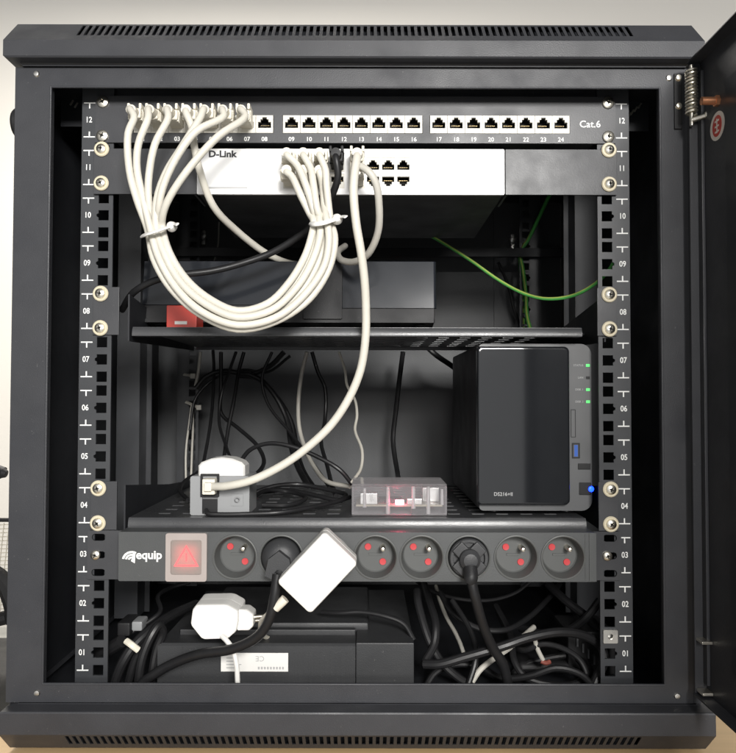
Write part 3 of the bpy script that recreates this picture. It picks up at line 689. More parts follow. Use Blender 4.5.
# ------------------------------------------------------------------ power strip (unit 3)
Yd = -20
dz_ = UZ(3)
pd = thing('power_strip', (0, 10, dz_ - 22), 'black rack power strip with a row of eight round sockets and a red lit switch', 'power strip')
dzt, dzb = ZZ(532.3, Yd), ZZ(581.5, Yd)
dx0, dx1 = XX(118.5, Yd, 556), XX(596, Yd, 556)
scx = [XX(p, Yd, 557) for p in (235, 281.3, 328.5, 375.5, 421.8, 468.5, 516.2, 563.2)]
scz = ZZ(557.3, Yd); SR = 18.6
swx0, swx1, swz0, swz1 = XX(166.5, Yd, 557), XX(207.5, Yd, 557), ZZ(581, Yd), ZZ(533, Yd)
bd = MB().plate(rrect(dx0, dx1, dzb, dzt, 1.2, 3), [circ(x, scz, SR) for x in scx] + [rrect(swx0 + 3, swx1 - 3, swz0 + 4, swz1 - 4, 1, 2)], Yd, Yd + 2, lambda u, v, d: (u, d, v))
bd.box(dx0 + .2, dx1 - .2, Yd + 2, 42, dzt - 2, dzt - .2).box(dx0 + .2, dx1 - .2, Yd + 2, 42, dzb + .2, dzb + 2).box(dx0 + .2, dx1 - .2, 40, 42, dzb + 2.2, dzt - 2.2).box(dx0 + .2, dx0 + 2, Yd + 2, 40, dzb + 2.2, dzt - 2.2).box(dx1 - 2, dx1 - .2, Yd + 2, 40, dzb + 2.2, dzt - 2.2)
obj('body', bd, 'pdu', pd)
ec = MB().box(XX(585, Yd, 556), XX(586, Yd, 556), Yd - .5, Yd + .5, dzb + 1.5, dzt - 1.5).box(XX(589, Yd, 556), XX(596.3, Yd, 556), Yd - .8, Yd + .5, dzb + .3, dzt - .3, .3)
obj('end_cap', ec, 'pdu', pd)
def socket(x):
    s = MB().lathe([(SR + 1.4, 0), (SR + 1.3, .9), (SR + .4, 1.2), (SR - .4, .6), (SR - 2.6, -13), (SR - 3.6, -14), (0, -14)], (x, Yd - .1, scz), 48)
    s.box(x - 6, x + 6, Yd + 13, Yd + 13.8, scz - 1, scz + 1)
    o_ = obj('socket', s, 'pdu_in', pd)
    sh_ = MB()
    for sx, szz in ((-1, 1), (1, -1)): sh_.lathe([(3.1, .5), (2.9, 1.0), (0, .8)], (x + sx * 6.7, Yd + 13.8, scz + szz * 6.7), 18)
    obj('shutter', sh_, 'shutter', o_)
    ep = MB().lathe([(2.4, 0), (2.4, 11), (1.6, 13.4), (0, 14)], (x + 6.6, Yd + 13.9, scz + 6.8), 16); obj('earth_pin', ep, 'nickel', o_)
    return o_
s0 = socket(scx[0])
for x in scx[1:]: dup(s0, x - scx[0])
# lit rocker switch
lz = MB()
lp = rrect(swx0, swx1, swz0, swz1, 2, 4)
obj('switch_frame', MB().plate(lp, [rrect(swx0 + 4.5, swx1 - 4.5, swz0 + 6, swz1 - 6, 2, 4)], Yd - 3.4, Yd - .2, lambda u, v, d: (u, d, v)), 'beige', pd)
obj('switch_rocker', MB().plate(rrect(swx0 + 4.6, swx1 - 4.6, swz0 + 6.1, swz1 - 6.1, 2, 4), [], Yd - 2.6, Yd - 1.8, lambda u, v, d: (u, d, v)), 'lens', pd)
mcx, mcz = (swx0 + swx1) / 2, (swz0 + swz1) / 2
tri = MB()
def trip(k, dz=0): return [(mcx - 12 * k, mcz - 7 * k - 1.5 + dz), (mcx + 12 * k, mcz - 7 * k - 1.5 + dz), (mcx, mcz + 13.4 * k - 1.5 + dz)]
tri.plate(trip(.92), [trip(.72)], Yd - 2.8, Yd - 2.65, lambda u, v, d: (u, d, v)).plate(rrect(mcx - .7, mcx + .7, mcz - 3.5, mcz + 3.5, .4), [], Yd - 2.8, Yd - 2.65, lambda u, v, d: (u, d, v)); 
obj('pilot_lamp', tri, 'lamp_r', pd)
obj('backlight', MB().plate(rrect(mcx - 9, mcx + 9, mcz - 9, mcz + 10, 2), [], Yd + 1.5, Yd + 2.5, lambda u, v, d: (u, d, v)), 'lamp_w', pd)
for sx in (-1, 1):
    xe0, xe1 = sorted((sx * 242.5, (dx0 - .3 if sx < 0 else dx1 + .3)))
    xs = sx * 232.2; hol = []
    for k in (-1, 0, 1):
        z = dz_ + k * 15.9; hol.append(rrect(xs - 6.4, xs + 6.4, z - 3.2, z + 3.2, 3.1, 4))
    obj('ear', MB().plate(rrect(xe0, xe1, dz_ - 22, dz_ + 22, 1.5, 2), hol, YP - 1, YP + 1, lambda u, v, d: (u, d, v)), 'panel', pd)
    obj('screw', screw_mb(xs - 2.6, dz_, YP - 1, False, 4.4), ['nickel', 'washer', 'dark'], pd)
t = MB().text('equip', 10.5, XX(136, Yd, 556), Yd - .12, ZZ(555.6, Yd), 'LEFT', bold=.30)
# helmet-like mark: three curved bars
hx0, hz0_ = XX(122.5, Yd, 556), ZZ(561, Yd)
for k, (r0, r1) in enumerate(((8.6, 6.6), (5.9, 4.1), (3.4, 1.6))):
    arc = [(hx0 + 8.2 + r0 * math.cos(math.radians(a)) * 1.0, hz0_ + .5 + r0 * math.sin(math.radians(a)) * .92) for a in range(60, 186, 14)]
    arc += [(hx0 + 8.2 + r1 * math.cos(math.radians(a)) * 1.0, hz0_ + .5 + r1 * math.sin(math.radians(a)) * .92) for a in range(172, 59, -14)]
    t.prism(arc, Yd - .17, Yd - .05)
t.prism([(hx0 + 7.6, hz0_ - .5), (hx0 + 9.6, hz0_ + 7.4), (hx0 + 11.6, hz0_ + 6.6), (hx0 + 11.0, hz0_ - 2.4)], Yd - .24, Yd - .19)
obj('lettering', t, 'ink', pd)

# ------------------------------------------------------------------ plugs, cords and adapters on the power strip
CORDG = 'black power cords'
def cord(label, pts, r=4.2, plug_at=None, style=0, group=None, name='power_cable'):
    pts = path(pts)
    c = thing(name, pts[-1], label, 'cord', group)
    obj('cord', MB().tube(pts, r, n=12), 'rubber', c)
    if plug_at is not None:
        x = plug_at; p = MB()
        if style == 0:                                          # smooth domed plug
            p.lathe([(SR - 2, -8), (SR - 1.6, 2), (SR - 2.4, 6), (SR - 6, 9.5), (9, 11.5), (0, 12)], (x, Yd, scz), 40)
            p.prism([(x - 12, scz - 12), (x - 9, scz + 2), (x, scz + 9), (x + 9, scz + 2), (x + 12, scz - 12), (x + 6, scz - 15), (x - 6, scz - 15)], Yd - 19, Yd - 9)
        else:
            p.lathe([(SR - 1.6, -8), (SR - 1.2, 3), (SR - 2.2, 4.5), (SR - 4.5, 4.5), (SR - 5, 1), (0, 1)], (x, Yd, scz), 40)
            for a in (45, 135):
                p.box(-15.5, 15.5, -6, 0, -6, 6, 1.2, M4=Matrix.Translation((x, Yd - 1, scz)) @ Matrix.Rotation(math.radians(a), 4, 'Y'))
            p.lathe([(9.5, 2), (9, 12), (6, 15), (0, 16)], (x, Yd, scz), 24)
        obj('plug', p, 'plastic_g', c)
        sr = MB().tube([Vector((x, Yd - 12, scz - 6)), Vector((x, Yd - 16, scz - 13)), pts[0] * .5 + Vector((x, Yd - 17, scz - 18)) * .5, pts[0] + Vector((0, 0, -4))], 6.0, n=14); obj('strain_relief', sr, 'plastic', c)
    return c
cord('thick black cord from the second socket sweeping left over the battery unit', [(277.5, 574, -38), (274.5, 596, -40), (270, 617, -38), (258, 636, -32), (232, 649, -24), (200, 654, -14), (170, 665, -4), (146, 680, 0), (128, 696, 2)], 4.4, scx[1], 0)
cord('thick black cord hanging from the sixth socket into the bottom of the rack', [(470, 575, -36), (475, 596, -36), (483, 625, -24), (493, 648, -12), (503, 664, -6), (508, 684, 0), (512, 705, 8)], 4.4, scx[5], 1)

# white square adapter, turned on the third socket
wa = thing('power_adapter', at(317, 572, -40), 'white square power adapter tilted on the third socket', 'power adapter')
Ya = -56
cor = [at(*p, Ya) for p in ((322.5, 529.5), (357.5, 563), (311, 615.5), (278, 584))]
cen = sum(cor, Vector()) / 4
ex = (cor[1] - cor[0]).normalized(); ez = (cor[0] - cor[3]).normalized()
wx_ = ((cor[1] - cor[0]).length + (cor[2] - cor[3]).length) / 4; wz_ = ((cor[0] - cor[3]).length + (cor[1] - cor[2]).length) / 4
ez = (ez - ex * ez.dot(ex)).normalized()
A4 = Matrix(((ex.x, 0, ez.x, cen.x), (ex.y, 1, ez.y, cen.y), (ex.z, 0, ez.z, cen.z), (0, 0, 0, 1)))
a_ = MB()
rr = rrect(-wx_, wx_, -wz_, wz_, 4, 5)
def A(u, y, v): return A4 @ Vector((u, y, v))
a_.loft([[A(u * k1, y, v * k1) for u, v in rr] for k1, y in ((.95, 0), (.985, .8), (1, 2.4), (1, 14), (.985, 14.2), (.985, 15), (1, 15.2), (1, 27), (.97, 29), (.9, 30))])
obj('case', a_, 'white', wa, ang=40)
pl_ = MB().cyl((scx[2], Ya + 29, scz), (scx[2], Yd + 12, scz), 16.5, n=32); obj('plug', pl_, 'white', wa)
e0 = at(287, 597, Ya + 15); 
lead = MB().tube([e0 + (e0 - at(270, 613, Ya + 15)) * -.1, at(281, 603, Ya + 15), at(275.5, 608, Ya + 16)], 4.0, n=12).tube([at(276, 607.5, Ya + 16), at(268, 614, Ya + 22), at(261, 622, -12), at(262, 634, 14), at(275, 641, 60)], 2.2, n=10)
obj('lead', lead, 'ivory', wa)

# battery unit on the floor of the cabinet
Yu = 16
ux0, ux1 = XX(160, Yu), XX(414, Yu); uzt = ZZ(644, Yu); uz0 = -287.4
ups = thing('battery_backup', ((ux0 + ux1) / 2, 110, uz0), 'wide black battery backup unit lying on the cabinet floor under the power strip', 'battery backup')
um = XX(356.5, Yu)
b = MB().loft([[(ux0, Yu, uz0 + 4), (um - .4, Yu, uz0 + 4), (um - .4, 205, uz0 + 4), (ux0 + 3, 205, uz0 + 4)], [(ux0, Yu, uzt - 2), (um - .4, Yu, uzt - 2), (um - .4, 205, uzt - 2), (ux0 + 3, 205, uzt - 2)], [(ux0 + 1, Yu + 2, uzt), (um - .4, Yu + 2, uzt), (um - .4, 203, uzt), (ux0 + 5, 203, uzt)]])
b.box(ux0 + 22, ux0 + 23.2, Yu - .4, Yu + 1, uz0 + 5, uzt - 3)
b.box(ux0 + 14, um - 1, Yu + 26, Yu + 34, uzt - 1, uzt + 5, 1).box(ux0 + 30, um + 12, Yu + 36, 190, uzt - 1, uzt + 9, 3)
for k in range(16): b.box(um - 84 + k * 5, um - 82 + k * 5, Yu - .3, Yu + .5, uz0 + 8, uzt - 8)
obj('case', b, 'plastic_g', ups, ang=30)
obj('outlet_module', MB().box(um, ux1, Yu - 3, 203, uz0 + 4, uzt + 2, 1.2), 'plastic_g', ups)
lx0, lx1, lz0, lz1 = XX(223, Yu), XX(289.5, Yu), ZZ(671.5, Yu), ZZ(653, Yu)
lab = MB().box(lx0, lx1, Yu - .5, Yu - .2, lz0, lz1)
o_ = obj('rating_label', lab, 'paper', ups)
t = MB(); F180 = math.pi
t.text('CE', 7.0, lx0 + (lx1 - lx0) * .58, Yu - .6, lz1 - 5, rot=F180, thick=.1)
for k in range(9): t.box(lx0 + (lx1 - lx0) * (.55 + .045 * k), lx0 + (lx1 - lx0) * (.55 + .045 * k) + 1.7, Yu - .62, Yu - .52, lz0 + 2, lz0 + 4.4)
for k in range(4): t.box(lx0 + 5, lx0 + 5 + (9, 14, 7, 11)[k], Yu - .62, Yu - .52, lz0 + 3 + k * 3, lz0 + 3.8 + k * 3)
obj('print', t, 'gink', o_)

# USB charger lying on the battery unit
us = thing('usb_charger', at(215, 640, 0), 'white phone charger lying on the battery unit with its pins pointing right', 'charger')
Yc0 = -8
hexa = [at(*p, Yc0) for p in ((192, 610), (196, 605), (226, 604.5), (238, 611), (238, 622), (236, 632), (228, 639), (202, 640), (190, 625))]
dep = Vector((2, 30, 3))
def shr(l, k): 
    c_ = sum(l, Vector()) / len(l); return [c_ + (p - c_) * k for p in l]
def chaikin(l, n=2):
    for _ in range(n): l = [q for i in range(len(l)) for q in (l[i] * .9 + l[(i + 1) % len(l)] * .1, l[i] * .1 + l[(i + 1) % len(l)] * .9)]
    return l
hexa = chaikin(hexa)
obj('case', MB().loft([[p + dep * (.10 * (1 - math.cos(a))) for p in shr(hexa, .94 + .06 * math.sin(a))] for a in (0, .4, .8, 1.2, 1.57)] + [[p + dep * .44 for p in hexa], [p + dep * .45 for p in shr(hexa, .985)], [p + dep * .47 for p in shr(hexa, .985)], [p + dep * .48 for p in hexa]] + [[p + dep * (.9 + .1 * math.sin(a)) for p in shr(hexa, .94 + .06 * math.cos(a))] for a in (0, .4, .8, 1.2, 1.57)]), 'white', us, ang=50)
q = [at(*p, Yc0 + 4) for p in ((236, 609.5), (247, 609.5), (253.5, 614.5), (253.5, 626.5), (249, 631), (236, 631))]
q = chaikin(q, 1); dq = Vector((0, 18, 0)); obj('plug', MB().loft([shr(q, .9), [p + dq * .05 for p in shr(q, .97)], [p + dq * .14 for p in q], [p + dq * .86 for p in q], [p + dq * .95 for p in shr(q, .97)], [p + dq for p in shr(q, .9)]]), 'white', us, ang=50)
pn = obj('pin', MB().cyl(at(253, 617, Yc0 + 8), at(264, 616, Yc0 + 8), 2, n=12), 'nickel', us); dup(pn, .5, 10, -6)
obj('usb_lead', MB().tube(path([(222, 636, Yc0 - 2), (227, 641, Yc0 - 6), (233, 650, Yc0 - 8), (236.5, 664, Yc0 - 8), (237.5, 680, Yc0 - 6), (238, 700, Yc0 - 4)]), 2.3, n=10), 'white', us)

# ------------------------------------------------------------------ patch cables
def rj_plug(mb_, p, d=-1, mi_clip=0):                           # plug body standing out of a port at p
    x, y, z = p; j = random.uniform(-.9, .9); k = random.uniform(-.8, .8)
    mb_.box(x - 5.6, x + 5.6, y - 15, y + 6, z - 4.6, z + 4.2, .6)
    tl = Matrix.Translation((x, y - 12, z)) @ Matrix.Rotation(j * .09, 4, 'Z') @ Matrix.Rotation(k * .10, 4, 'X') @ Matrix.Rotation(j * .08, 4, 'Y')
    mb_.box(-5.9, 5.9, -14 + k, 0, -5.0, 4.4, 1.8, 3, M4=tl)
    for q in (-10, -7.5, -5): mb_.box(-6.3, 6.3, q - .5, q + .5, -5.3, 4.7, .4, M4=tl)
    mb_.lathe([(5, 0), (4.4, 8), (0, 8.2)], (x, y - 26, z), 16)
def rj_prongs(mb_, p):
    x, y, z = p
    for s in (-1, 1): mb_.box(x + s * 5.2 - 1.3, x + s * 5.2 + 1.3, y - 25, y - 7, z + 4, z + 9.5, .9)
    mb_.box(x - 2, x + 2, y - 16, y + 2, z + 4, z + 6, .4)
def lan(label, ports, pts, r=3.7, m='cable', group=None, prong=(True, False)):
    c = thing('ethernet_cable', pts[len(pts) // 2], label, 'cable', group)
    obj('sheath', MB().tube(pts, r, n=14), m, c)
    for p, pr in zip(ports, prong):
        k = MB(); rj_plug(k, p)
        if pr: rj_prongs(k, p)
        obj('plug', k, 'ivory' if m != 'rubber' else 'plastic', c)
    return c
# shared run of the bundle: px, py, Y
BC = [(154.5, 228, -46), (162, 255, -50), (179, 284, -56), (205, 307, -60), (238, 320, -62), (272, 312.5, -60), (299, 291, -56), (316.5, 262, -50), (323, 237, -46), (322.5, 222, -42)]
def bundle(u, wd):
    out = []
    for i, (x, y, Y) in enumerate(BC):
        a, b_ = BC[max(0, i - 1)], BC[min(len(BC) - 1, i + 1)]
        tx, ty = b_[0] - a[0], b_[1] - a[1]; l = math.hypot(tx, ty); nx, ny = -ty / l, tx / l   # points left of travel on screen = outside of the loop
        uu = u * (.75, .85, .95, 1, 1, 1.12, 1.35, 1.45, 1.2, .85)[i]
        out.append((x + nx * uu + random.uniform(-.9, .9), y + ny * uu + random.uniform(-.9, .9), Y + wd + random.uniform(-1, 1)))
    return out
pplug = lambda i: Vector((pcol(i), YP, PZ + .4))
splug = lambda i, r_: Vector((cols[i], YS, zr[r_]))
G = 'white patch cables looped from panel to switch'
spec = [   # port, lead-in, bundle offset, depth, lead-out, switch column, row
    (0, [(134, 117.5, -46), (128, 134, -52), (129.5, 171, -52), (137, 200, -50)], 9.5, 2, [(328.5, 205, -40), (326.5, 185, -40), (325.5, 170, -38)], 2, 0, 'leftmost white patch cable of the loop, plugged into the first panel port'),
    (1, [(148, 118.5, -46), (138.5, 144, -51), (137, 168, -51), (143, 198, -49)], 5.2, -5, [(324, 205, -36), (323.5, 196, -34), (322.5, 186, -32)], 2, 1, 'white patch cable of the loop in the second panel port'),
    (2, [(168, 118.5, -46), (155, 144, -52), (149, 175, -52), (148.6, 200, -50)], 1.4, 4, [(318, 212, -46), (313.5, 185, -44), (310.5, 168, -40)], 1, 0, 'white patch cable of the loop in the third panel port'),
    (4, [(200, 118, -46), (182, 147, -56), (166, 173, -56), (156.8, 200, -52)], -2.6, -4, [(315, 205, -36), (310.5, 192, -34), (307, 184, -32)], 1, 1, 'white patch cable of the loop in the fifth panel port'),
    (5, [(223, 117, -46), (196, 131.5, -58), (176, 158.5, -60), (162.8, 188, -58), (159, 208, -54)], -6.4, 3, [(313.5, 210, -44), (306.5, 187, -44), (297, 165, -40)], 0, 0, 'white patch cable crossing the loop from the sixth panel port'),
    (6, [(245, 117, -46), (218, 136.5, -64), (191, 166, -68), (171, 195, -64), (163.5, 212, -58)], -9.5, -3, [(310, 214, -40), (300.5, 195, -42), (291.5, 176, -38)], 0, 1, 'white patch cable crossing over the others from the seventh panel port'),
]
for port, li, u, wd, lo_, c_, r_, lb_ in spec:
    pp_ = pplug(port); sp_ = splug(c_, r_)
    pts = [pp_ + Vector((0, -26, 0)), pp_ + Vector((0, -36, -.5))] + path(li) + path(bundle(u, wd)) + path(lo_) + [sp_ + Vector((0, -33, -2)), sp_ + Vector((0, -24, 0))]
    lan(lb_, [pp_, sp_], pts, 3.15, 'cable', G)
pp_ = pplug(3)
lan('white patch cable from the fourth panel port passing behind the loop and under the switch', [pp_], [pp_ + Vector((0, -26, 0)), pp_ + Vector((0, -34, -2))] + path([(192, 128, -38), (194, 145, -36), (199, 168, -30), (212.7, 205, -14), (237, 231, 20), (269, 255, 60), (293, 264, 90), (315, 262, 150)]), 3.3, 'cable', None)
sp_ = splug(4, 0)
lan('long white cable hanging from the switch down to the grey junction box', [sp_], [sp_ + Vector((0, -24, 0)), sp_ + Vector((0, -34, -4))] + path([(353.5, 187, -46), (356, 222, -44), (361, 252, -38), (364.5, 280, -30), (366, 310, -22), (365.5, 338, -18), (360.5, 370, -14), (349, 398, -10), (331, 425, -8), (306, 448.6, -8), (281, 466, -8), (250.7, 480.5, -8), (226, 486, -4), (213, 486.5, 4)]), 3.75)
k = bpy.context.scene.collection
# the far plug of that cable sits in the grey box's socket
long_c = [o_ for o_ in C.objects if o_.get('label', '').startswith('long white cable')][0]
pj = at(210.5, 485.5, Yw - 3)
obj('plug', MB().box(pj.x - 6, pj.x + 6, pj.y - 9, pj.y + 3, pj.z - 7.6, pj.z + 7, 1.2).box(pj.x - 3.5, pj.x + 3.5, pj.y - 13, pj.y - 8, pj.z - 4, pj.z + 4, 1), 'ivory', long_c)
sp_ = splug(5, 1)
lan('cream cable hanging from the switch and curling back behind the long white cable', [Vector((cols[4], YS, zr[1]))], [Vector((cols[4], YS - 24, zr[1])), Vector((cols[4] + 2, YS - 34, zr[1] + 3))] + path([(369, 172, -42), (376, 184, -40), (379, 205, -32), (378, 232, -16), (368, 254, 4), (353.5, 262, 24), (341.5, 260, 40), (337.5, 253, 60), (345, 246, 100)]), 3.3, 'cable_dim')
sp_ = splug(3, 0)
lan('black network cable from the switch running down left behind the white loop', [sp_], [sp_ + Vector((0, -24, 0)), sp_ + Vector((0, -33, -4))] + path([(338, 176, -34), (333, 193, -26), (324, 211, -10), (307, 230, 6), (273, 252, 16), (240, 264, 14), (212, 271, 10), (180, 275, 6), (154, 281, 6), (134, 292, 14), (122, 310, 40)]), 3.2, 'rubber')
# cable ties
def tie(label, pts, head, r, hr):
    t_ = thing('cable_tie', pts[0], label, 'cable tie', 'white ties holding the cable loop')
    m_ = MB()
    n = len(pts); m_.tube(list(pts) + [pts[0]], r, n=8, flat=.5); obj('strap', m_, 'white', t_)
    obj('tail', MB().tube([head, head + Vector((3, -3, 1)), head + Vector((6, -7, 0.5)), head + Vector((8, -12, -1))], 1.9, n=8, flat=.4), 'white', t_)
    obj('head', MB().lathe([(0, hr), (hr * .6, hr * .8), (hr * .9, hr * .3), (hr, -hr * .3), (hr * .6, -hr)], head, 16), 'white', t_)
tie('white cable tie round the left side of the cable loop', path([(142.5, 236, -48), (148, 234, -61), (157, 231, -63), (166, 228, -60), (170, 227, -50), (160, 229, -36), (149, 233, -36)]), at(171.5, 226.5, -54), 2.6, 4.6)
tie('white cable tie round the right side of the cable loop', path([(311, 223, -44), (315, 224, -56), (323, 223, -58), (331, 220.5, -55), (334.5, 219.5, -46), (325, 221, -30), (315, 223, -32)]), at(337, 219, -48), 2.6, 4.8)

# earth wires
def wire(label, pts, r, m, cat='wire', name='earth_wire', group=None):
    c = obj(name, MB().tube(path(pts), r, n=10), m, base=at(*pts[0])); return tag(c, label, cat, group)
def earth(label, pts, r):
    P_ = path(pts); e = thing('earth_wire', P_[0], label, 'wire')
    obj('core', MB().tube(P_, r, n=12), 'green', e)
    st_ = [p + Vector((-.25, -.5, .45)) * r for p in P_]
    obj('yellow_stripe', MB().tube(st_, r * .52, n=8), 'yellow', e); return e
earth('green and yellow earth wire sagging across the upper bay to the right rail', [(425, 233, 190), (438, 240, 180), (470, 260, 160), (500, 281, 140), (525, 294, 120), (548, 299, 100), (575, 295, 80), (600, 280, 60), (614, 262, 40), (622, 240, 30)], 1.85)
earth('green earth wire dropping down the back wall beside the hook', [(551, 192, 300), (540, 215, 330), (528, 240, 350), (520.5, 252, 355), (523, 270, 350), (526, 295, 340), (527, 315, 320), (532, 335, 300)], 2.6)
earth('short green earth wire running beside the longer one at the back', [(519, 253, 372), (521, 280, 372), (523, 305, 368), (524, 335, 350)], 2.0)

# cables along the back of the bays
KB = 'loose black cables hanging at the back of the rack'
def bk(label, pts, r=2.6, m='rubber', group=None, cat='cable', name='loose_cable'):
    return wire(label, pts, r, m, cat, name, group)
bk('straight black cable hanging down the back wall behind the clear case', [(403, 352, 330), (400, 375, 340), (396, 410, 345), (393, 440, 345), (397, 470, 320), (399, 482, 250)], 3.4)
bk('black cable slanting to the right under the upper shelf near the storage unit', [(425, 345, 300), (436, 355, 300), (452, 366, 320), (470, 380, 340)], 3.6)
bk('black cable falling in a long curve behind the white cable', [(248, 374, 320), (262, 381, 320), (276, 397, 315), (287, 420, 310), (291, 445, 290), (297, 465, 240), (308, 486, 180)], 3.6)
bk('twin black cable lying beside the long curved one', [(238, 376, 330), (258, 379, 330), (279, 400, 325), (292, 424, 318), (297, 450, 300), (303, 470, 250), (314, 488, 190)], 3.2)
bk('black cable kinking down the middle of the back wall', [(312, 352, 330), (318, 372, 335), (325, 388, 335), (325, 420, 330), (321, 440, 300), (327, 465, 240), (332, 485, 150), (336, 496, 110)], 2.6)
bk('grey black cable running straight up behind the white capped box', [(224, 458, 250), (228, 430, 270), (234, 400, 285), (239, 370, 300), (244, 352, 300)], 2.4)
bk('black cable hanging from the shelf and looping behind the junction box', [(221, 352, 300), (221, 390, 310), (221, 413, 310), (238, 428, 300), (255, 443, 280), (264, 460, 240), (256, 474, 180), (244, 478, 150)], 2.6)
bk('black cable arching from left rail over the back wall', [(196, 388, 330), (206, 377, 330), (222, 371, 330), (250, 374, 330), (270, 366, 325), (284, 352, 320)], 3.4)
bk('black cable arching over the tray from the junction box to the clear case', [(240, 462, 120), (250, 450, 115), (268, 443.5, 110), (290, 446, 105), (318, 457, 100), (340, 470, 96), (352, 484, 100)], 2.3)
bk('black cable lying in a flat loop on the tray left of the clear case', [(256, 492, 110), (275, 486, 120), (300, 484.5, 130), (325, 489, 120), (346, 495, 100), (340, 500, 90), (310, 494, 110), (285, 490, 130), (262, 492, 140)], 2.4)
bk('black lead running along the front of the tray from the grey box', [(206, 510, 13), (208, 513.5, 9), (222, 514.5, 8), (250, 514, 9), (280, 512.5, 12), (310, 507.5, 30), (335, 502, 55), (350, 497, 80)], 2.2)
bk('cream cable dropping from the upper shelf and curving to the clear case', [(307, 352, 280), (302, 372, 285), (298.5, 400, 285), (299, 425, 275), (305, 448, 240), (315, 468, 190), (328, 482, 140), (350, 486.5, 110)], 2.6, 'cable_dim')
bk('thin white cable wriggling down to the top of the clear case', [(339, 352, 260), (345, 370, 255), (347, 385, 250), (355, 400, 240), (357, 415, 225), (355, 430, 200), (362, 450, 160), (361, 468, 130), (352, 482, 95)], 1.7, 'cable')
bk('thin grey wire hanging on the rear left rail below the upper shelf', [(200.5, 352, 330), (198.5, 370, 335), (195.5, 386, 338)], 2.2, 'cable_dim')
bk('twin thin wire loop hanging on the rear left rail', [(186, 490, 330), (186, 450, 335), (189, 425, 340), (192, 405, 342), (193, 425, 340), (192, 450, 335), (191, 480, 330)], 1.5, 'cable_dim')
bk('thin wire above the left end of the glossy box', [(219, 222, 380), (218, 245, 380), (214, 262, 380)], 1.1, 'cable_dim')
bk('thin black cable behind the earth wires at the back', [(498, 262, 380), (508, 285, 385), (514, 310, 385), (522, 330, 380)], 2.2)
bk('thin black wire falling from the shelf to the back of the white capped box', [(236, 352, 260), (229, 372, 270), (222, 392, 280), (219, 420, 270), (226, 446, 230), (234, 466, 150)], 1.9)
bk('thin black wire crossing the back wall towards the left rear rail', [(290, 356, 330), (268, 372, 338), (244, 370, 340), (216, 378, 340), (196, 398, 336), (190, 430, 330)], 2.0)
bk('black wire drooping behind the long white cable to the tray', [(272, 352, 300), (262, 378, 305), (268, 404, 300), (290, 432, 280), (312, 462, 220), (330, 488, 140)], 2.0)
bk('black wire coiled on the tray behind the junction box', [(250, 500, 70), (268, 490, 110), (290, 492, 120), (306, 498, 90), (288, 505, 60), (262, 505, 58)], 2.2)
bk('black wire running from the coil to the left side of the tray', [(188, 500, 80), (180, 490, 130), (186, 480, 180), (200, 470, 220), (206, 450, 270), (212, 410, 310), (214, 370, 330), (213, 350, 330)], 2.2)
bk('thick black lead along the right wall of the lower right bay', [(600, 600, 70), (586, 618, 70), (568, 630, 80), (545, 634, 90), (520, 628, 110)], 4.2)
bk('black lead curling under the power strip behind the hanging cord', [(440, 592, 90), (452, 612, 70), (478, 628, 60), (505, 630, 60), (528, 618, 80), (545, 602, 110), (560, 584, 160)], 2.8)
bk('black lead snaking over the cabinet floor right of the battery unit', [(424, 690, 30), (436, 672, 34), (458, 664, 40), (482, 668, 40), (500, 678, 30), (530, 676, 20), (556, 668, 16), (580, 674, 14), (596, 690, 12)], 3.2)
bk('black lead crossing steeply in the lower right bay', [(452, 600, 60), (470, 630, 40), (476, 655, 24), (470, 680, 16), (462, 698, 12)], 2.7)
bk('black lead bunched in front of the black power adapter', [(498, 612, 150), (506, 630, 110), (516, 648, 60), (526, 650, 44), (542, 644, 40), (562, 648, 40), (580, 660, 38), (588, 680, 32), (584, 698, 28)], 2.8)
bk('thin black wire over the top of the battery unit', [(322, 612, 60), (340, 613, 50), (360, 612, 46), (385, 616, 40), (404, 624, 36), (414, 640, 30)], 2.4)
# small ties on the rear rail
for lb_, pa, pb_ in (('upper nylon tie on the rear left rail', (184, 374.5, 348), (193, 376, 340)), ('lower nylon tie on the rear left rail', (186, 402, 348), (199, 407.5, 338))):
    t_ = thing('cable_tie', at(*pa), lb_, 'cable tie', 'nylon ties on the rear rail')
    obj('strap', MB().tube(path([pa, pb_]), 2.4, n=8, flat=.6), 'cable_dim', t_)
    obj('head', MB().box(at(*pb_).x - 3.5, at(*pb_).x + 3.5, at(*pb_).y - 3, at(*pb_).y + 3, at(*pb_).z - 3.5, at(*pb_).z + 3.5, 1), 'cable_dim', t_)

# bottom bay: bundled leads on the left
bk('black lead arching under the power strip at lower left', [(118, 640, 40), (128, 634, 40), (148, 622, 50), (160, 612, 60), (158, 596, 90), (170, 588, 110), (190, 582, 120)], 2.2)
bk('glossy black cable bundled at lower left nearest the rail', [(112, 694, 12), (117, 676, 10), (124, 660, 8), (134, 645, 12), (150, 630, 24), (170, 616, 50), (196, 604, 100)], 4.6)
bk('glossy black cable folded in the tied bundle at lower left', [(138, 694, 8), (139, 676, 4), (143, 655, 4), (152, 634, 8), (159, 625, 14), (163, 632, 20), (157, 648, 20), (153, 668, 18), (150, 694, 18)], 4.0)
bk('black cable behind the tied bundle at lower left', [(126, 694, 24), (130, 676, 20), (137, 655, 18), (146, 640, 20), (158, 626, 30), (176, 612, 70)], 4.0)
bk('short black plug lead pointing right beside the left rail', [(100, 655, 30), (112, 647, 20), (122, 641, 14)], 6.0)
t_ = obj('cable_tie', MB().tube(path([(126, 640.5, -2), (132, 645, -6), (138.5, 650, -4)]), 3.0, n=8, flat=.6), 'ivory', base=at(132, 645, -4)); tag(t_, 'cream tie holding the tied bundle at lower left', 'cable tie')
lc = thing('plug_connector', at(138, 630, 40), 'dark connector with clear end beside the left rail', 'connector')
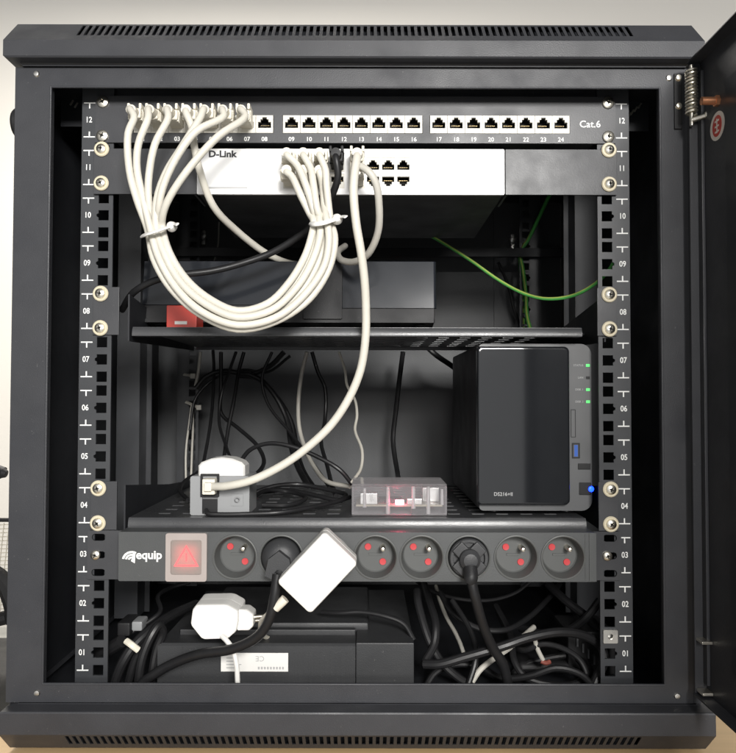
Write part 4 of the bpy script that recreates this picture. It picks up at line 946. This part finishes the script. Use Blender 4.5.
obj('shell', MB().box(at(118, 640, 34).x, at(131, 640, 34).x, 30, 60, ZZ(636, 34), ZZ(622, 34), 2), 'plastic', lc)
obj('tip', MB().box(at(131, 640, 34).x, at(142, 640, 34).x, 34, 54, ZZ(632, 34), ZZ(622, 34), 2), 'boxgrey', lc)

# bottom bay: right side
bk('thick black cord looping flat across the lower right bay', [(424, 664, 4), (440, 664, -2), (465, 657, -4), (500, 647, -4), (530, 637, 0), (560, 632, 6), (585, 636, 14), (602, 648, 22), (604, 662, 20), (598, 676, 14), (590, 694, 10)], 4.2)
bk('black cord dropping behind the strip right of the battery unit', [(417, 590, 60), (418, 602, 50), (424, 625, 36), (430, 642, 30), (440, 660, 26), (456, 676, 22), (480, 690, 20)], 3.8)
bk('black cord bent sharply beside the battery unit', [(424, 584, 110), (430, 604, 60), (436, 626, 32), (434, 645, 24), (425, 662, 14), (424, 666, 12)], 3.8)
bk('thin cream wire behind the cords in the lower right bay', [(436, 586, 140), (441, 604, 110), (447, 618, 90), (455, 632, 70), (462, 648, 50), (466, 662, 44)], 2.0, 'cable_dim')
bk('cream wire crossing diagonally in the lower right bay', [(472, 682, 20), (480, 670, 24), (492, 660, 30), (512, 646, 50), (526, 634, 60), (534, 627, 70)], 2.6, 'cable_dim')
bk('short cream wire hanging to a red end at lower right', [(535, 640, 40), (538, 650, 40), (543, 660, 40)], 2.2, 'cable_dim')
bk('thin dark wire sagging under the right half of the power strip', [(415, 580, 140), (432, 591, 120), (460, 599, 110), (490, 600, 110), (515, 593, 110), (530, 582, 110)], 2.0)
bk('black cable running to the lower right corner', [(548, 584, 120), (565, 600, 100), (590, 620, 80), (606, 640, 60)], 4.4)
bk('black coiled cord at the bottom of the lower right bay', [(496, 606, 140), (506, 625, 100), (512, 642, 60), (514, 660, 40), (524, 676, 30), (545, 684, 26), (575, 684, 26), (590, 670, 40), (570, 656, 70), (540, 660, 70), (520, 668, 66), (500, 690, 70)], 3.4)
ad = thing('adapter_brick', at(548, 680, 90), 'black power adapter lying among the cords at lower right', 'power adapter')
p_ = at(548, 668, 70)
obj('case', MB().box(p_.x - 32, p_.x + 34, 62, 130, -287.4, p_.z + 8, 7, 4), 'plastic', ad)
vt = MB()
for k in range(5):
    q_ = at(577 + k * 5.6, 641 + k * 6, 60); vt.box(q_.x - .9, q_.x + .9, 58, 61.6, q_.z - 5, q_.z + 4)
sk_ = thing('socket_block', at(590, 670, 70), 'dark slotted block in the lower right corner of the cabinet', 'block')
q_ = at(590, 660, 62)
obj('case', MB().box(q_.x - 22, q_.x + 26, 62, 120, -287.4, q_.z + 28, 3), 'plastic', sk_); obj('slots', vt, 'back', sk_)
rt = obj('wire_tip', MB().tube(path([(541, 661, 40), (546, 663, 39), (550, 661.5, 40)]), 2.2, n=10), 'brown', base=at(545, 662, 40)); tag(rt, 'small reddish brown wire tip among the cords at lower right', 'wire tip')
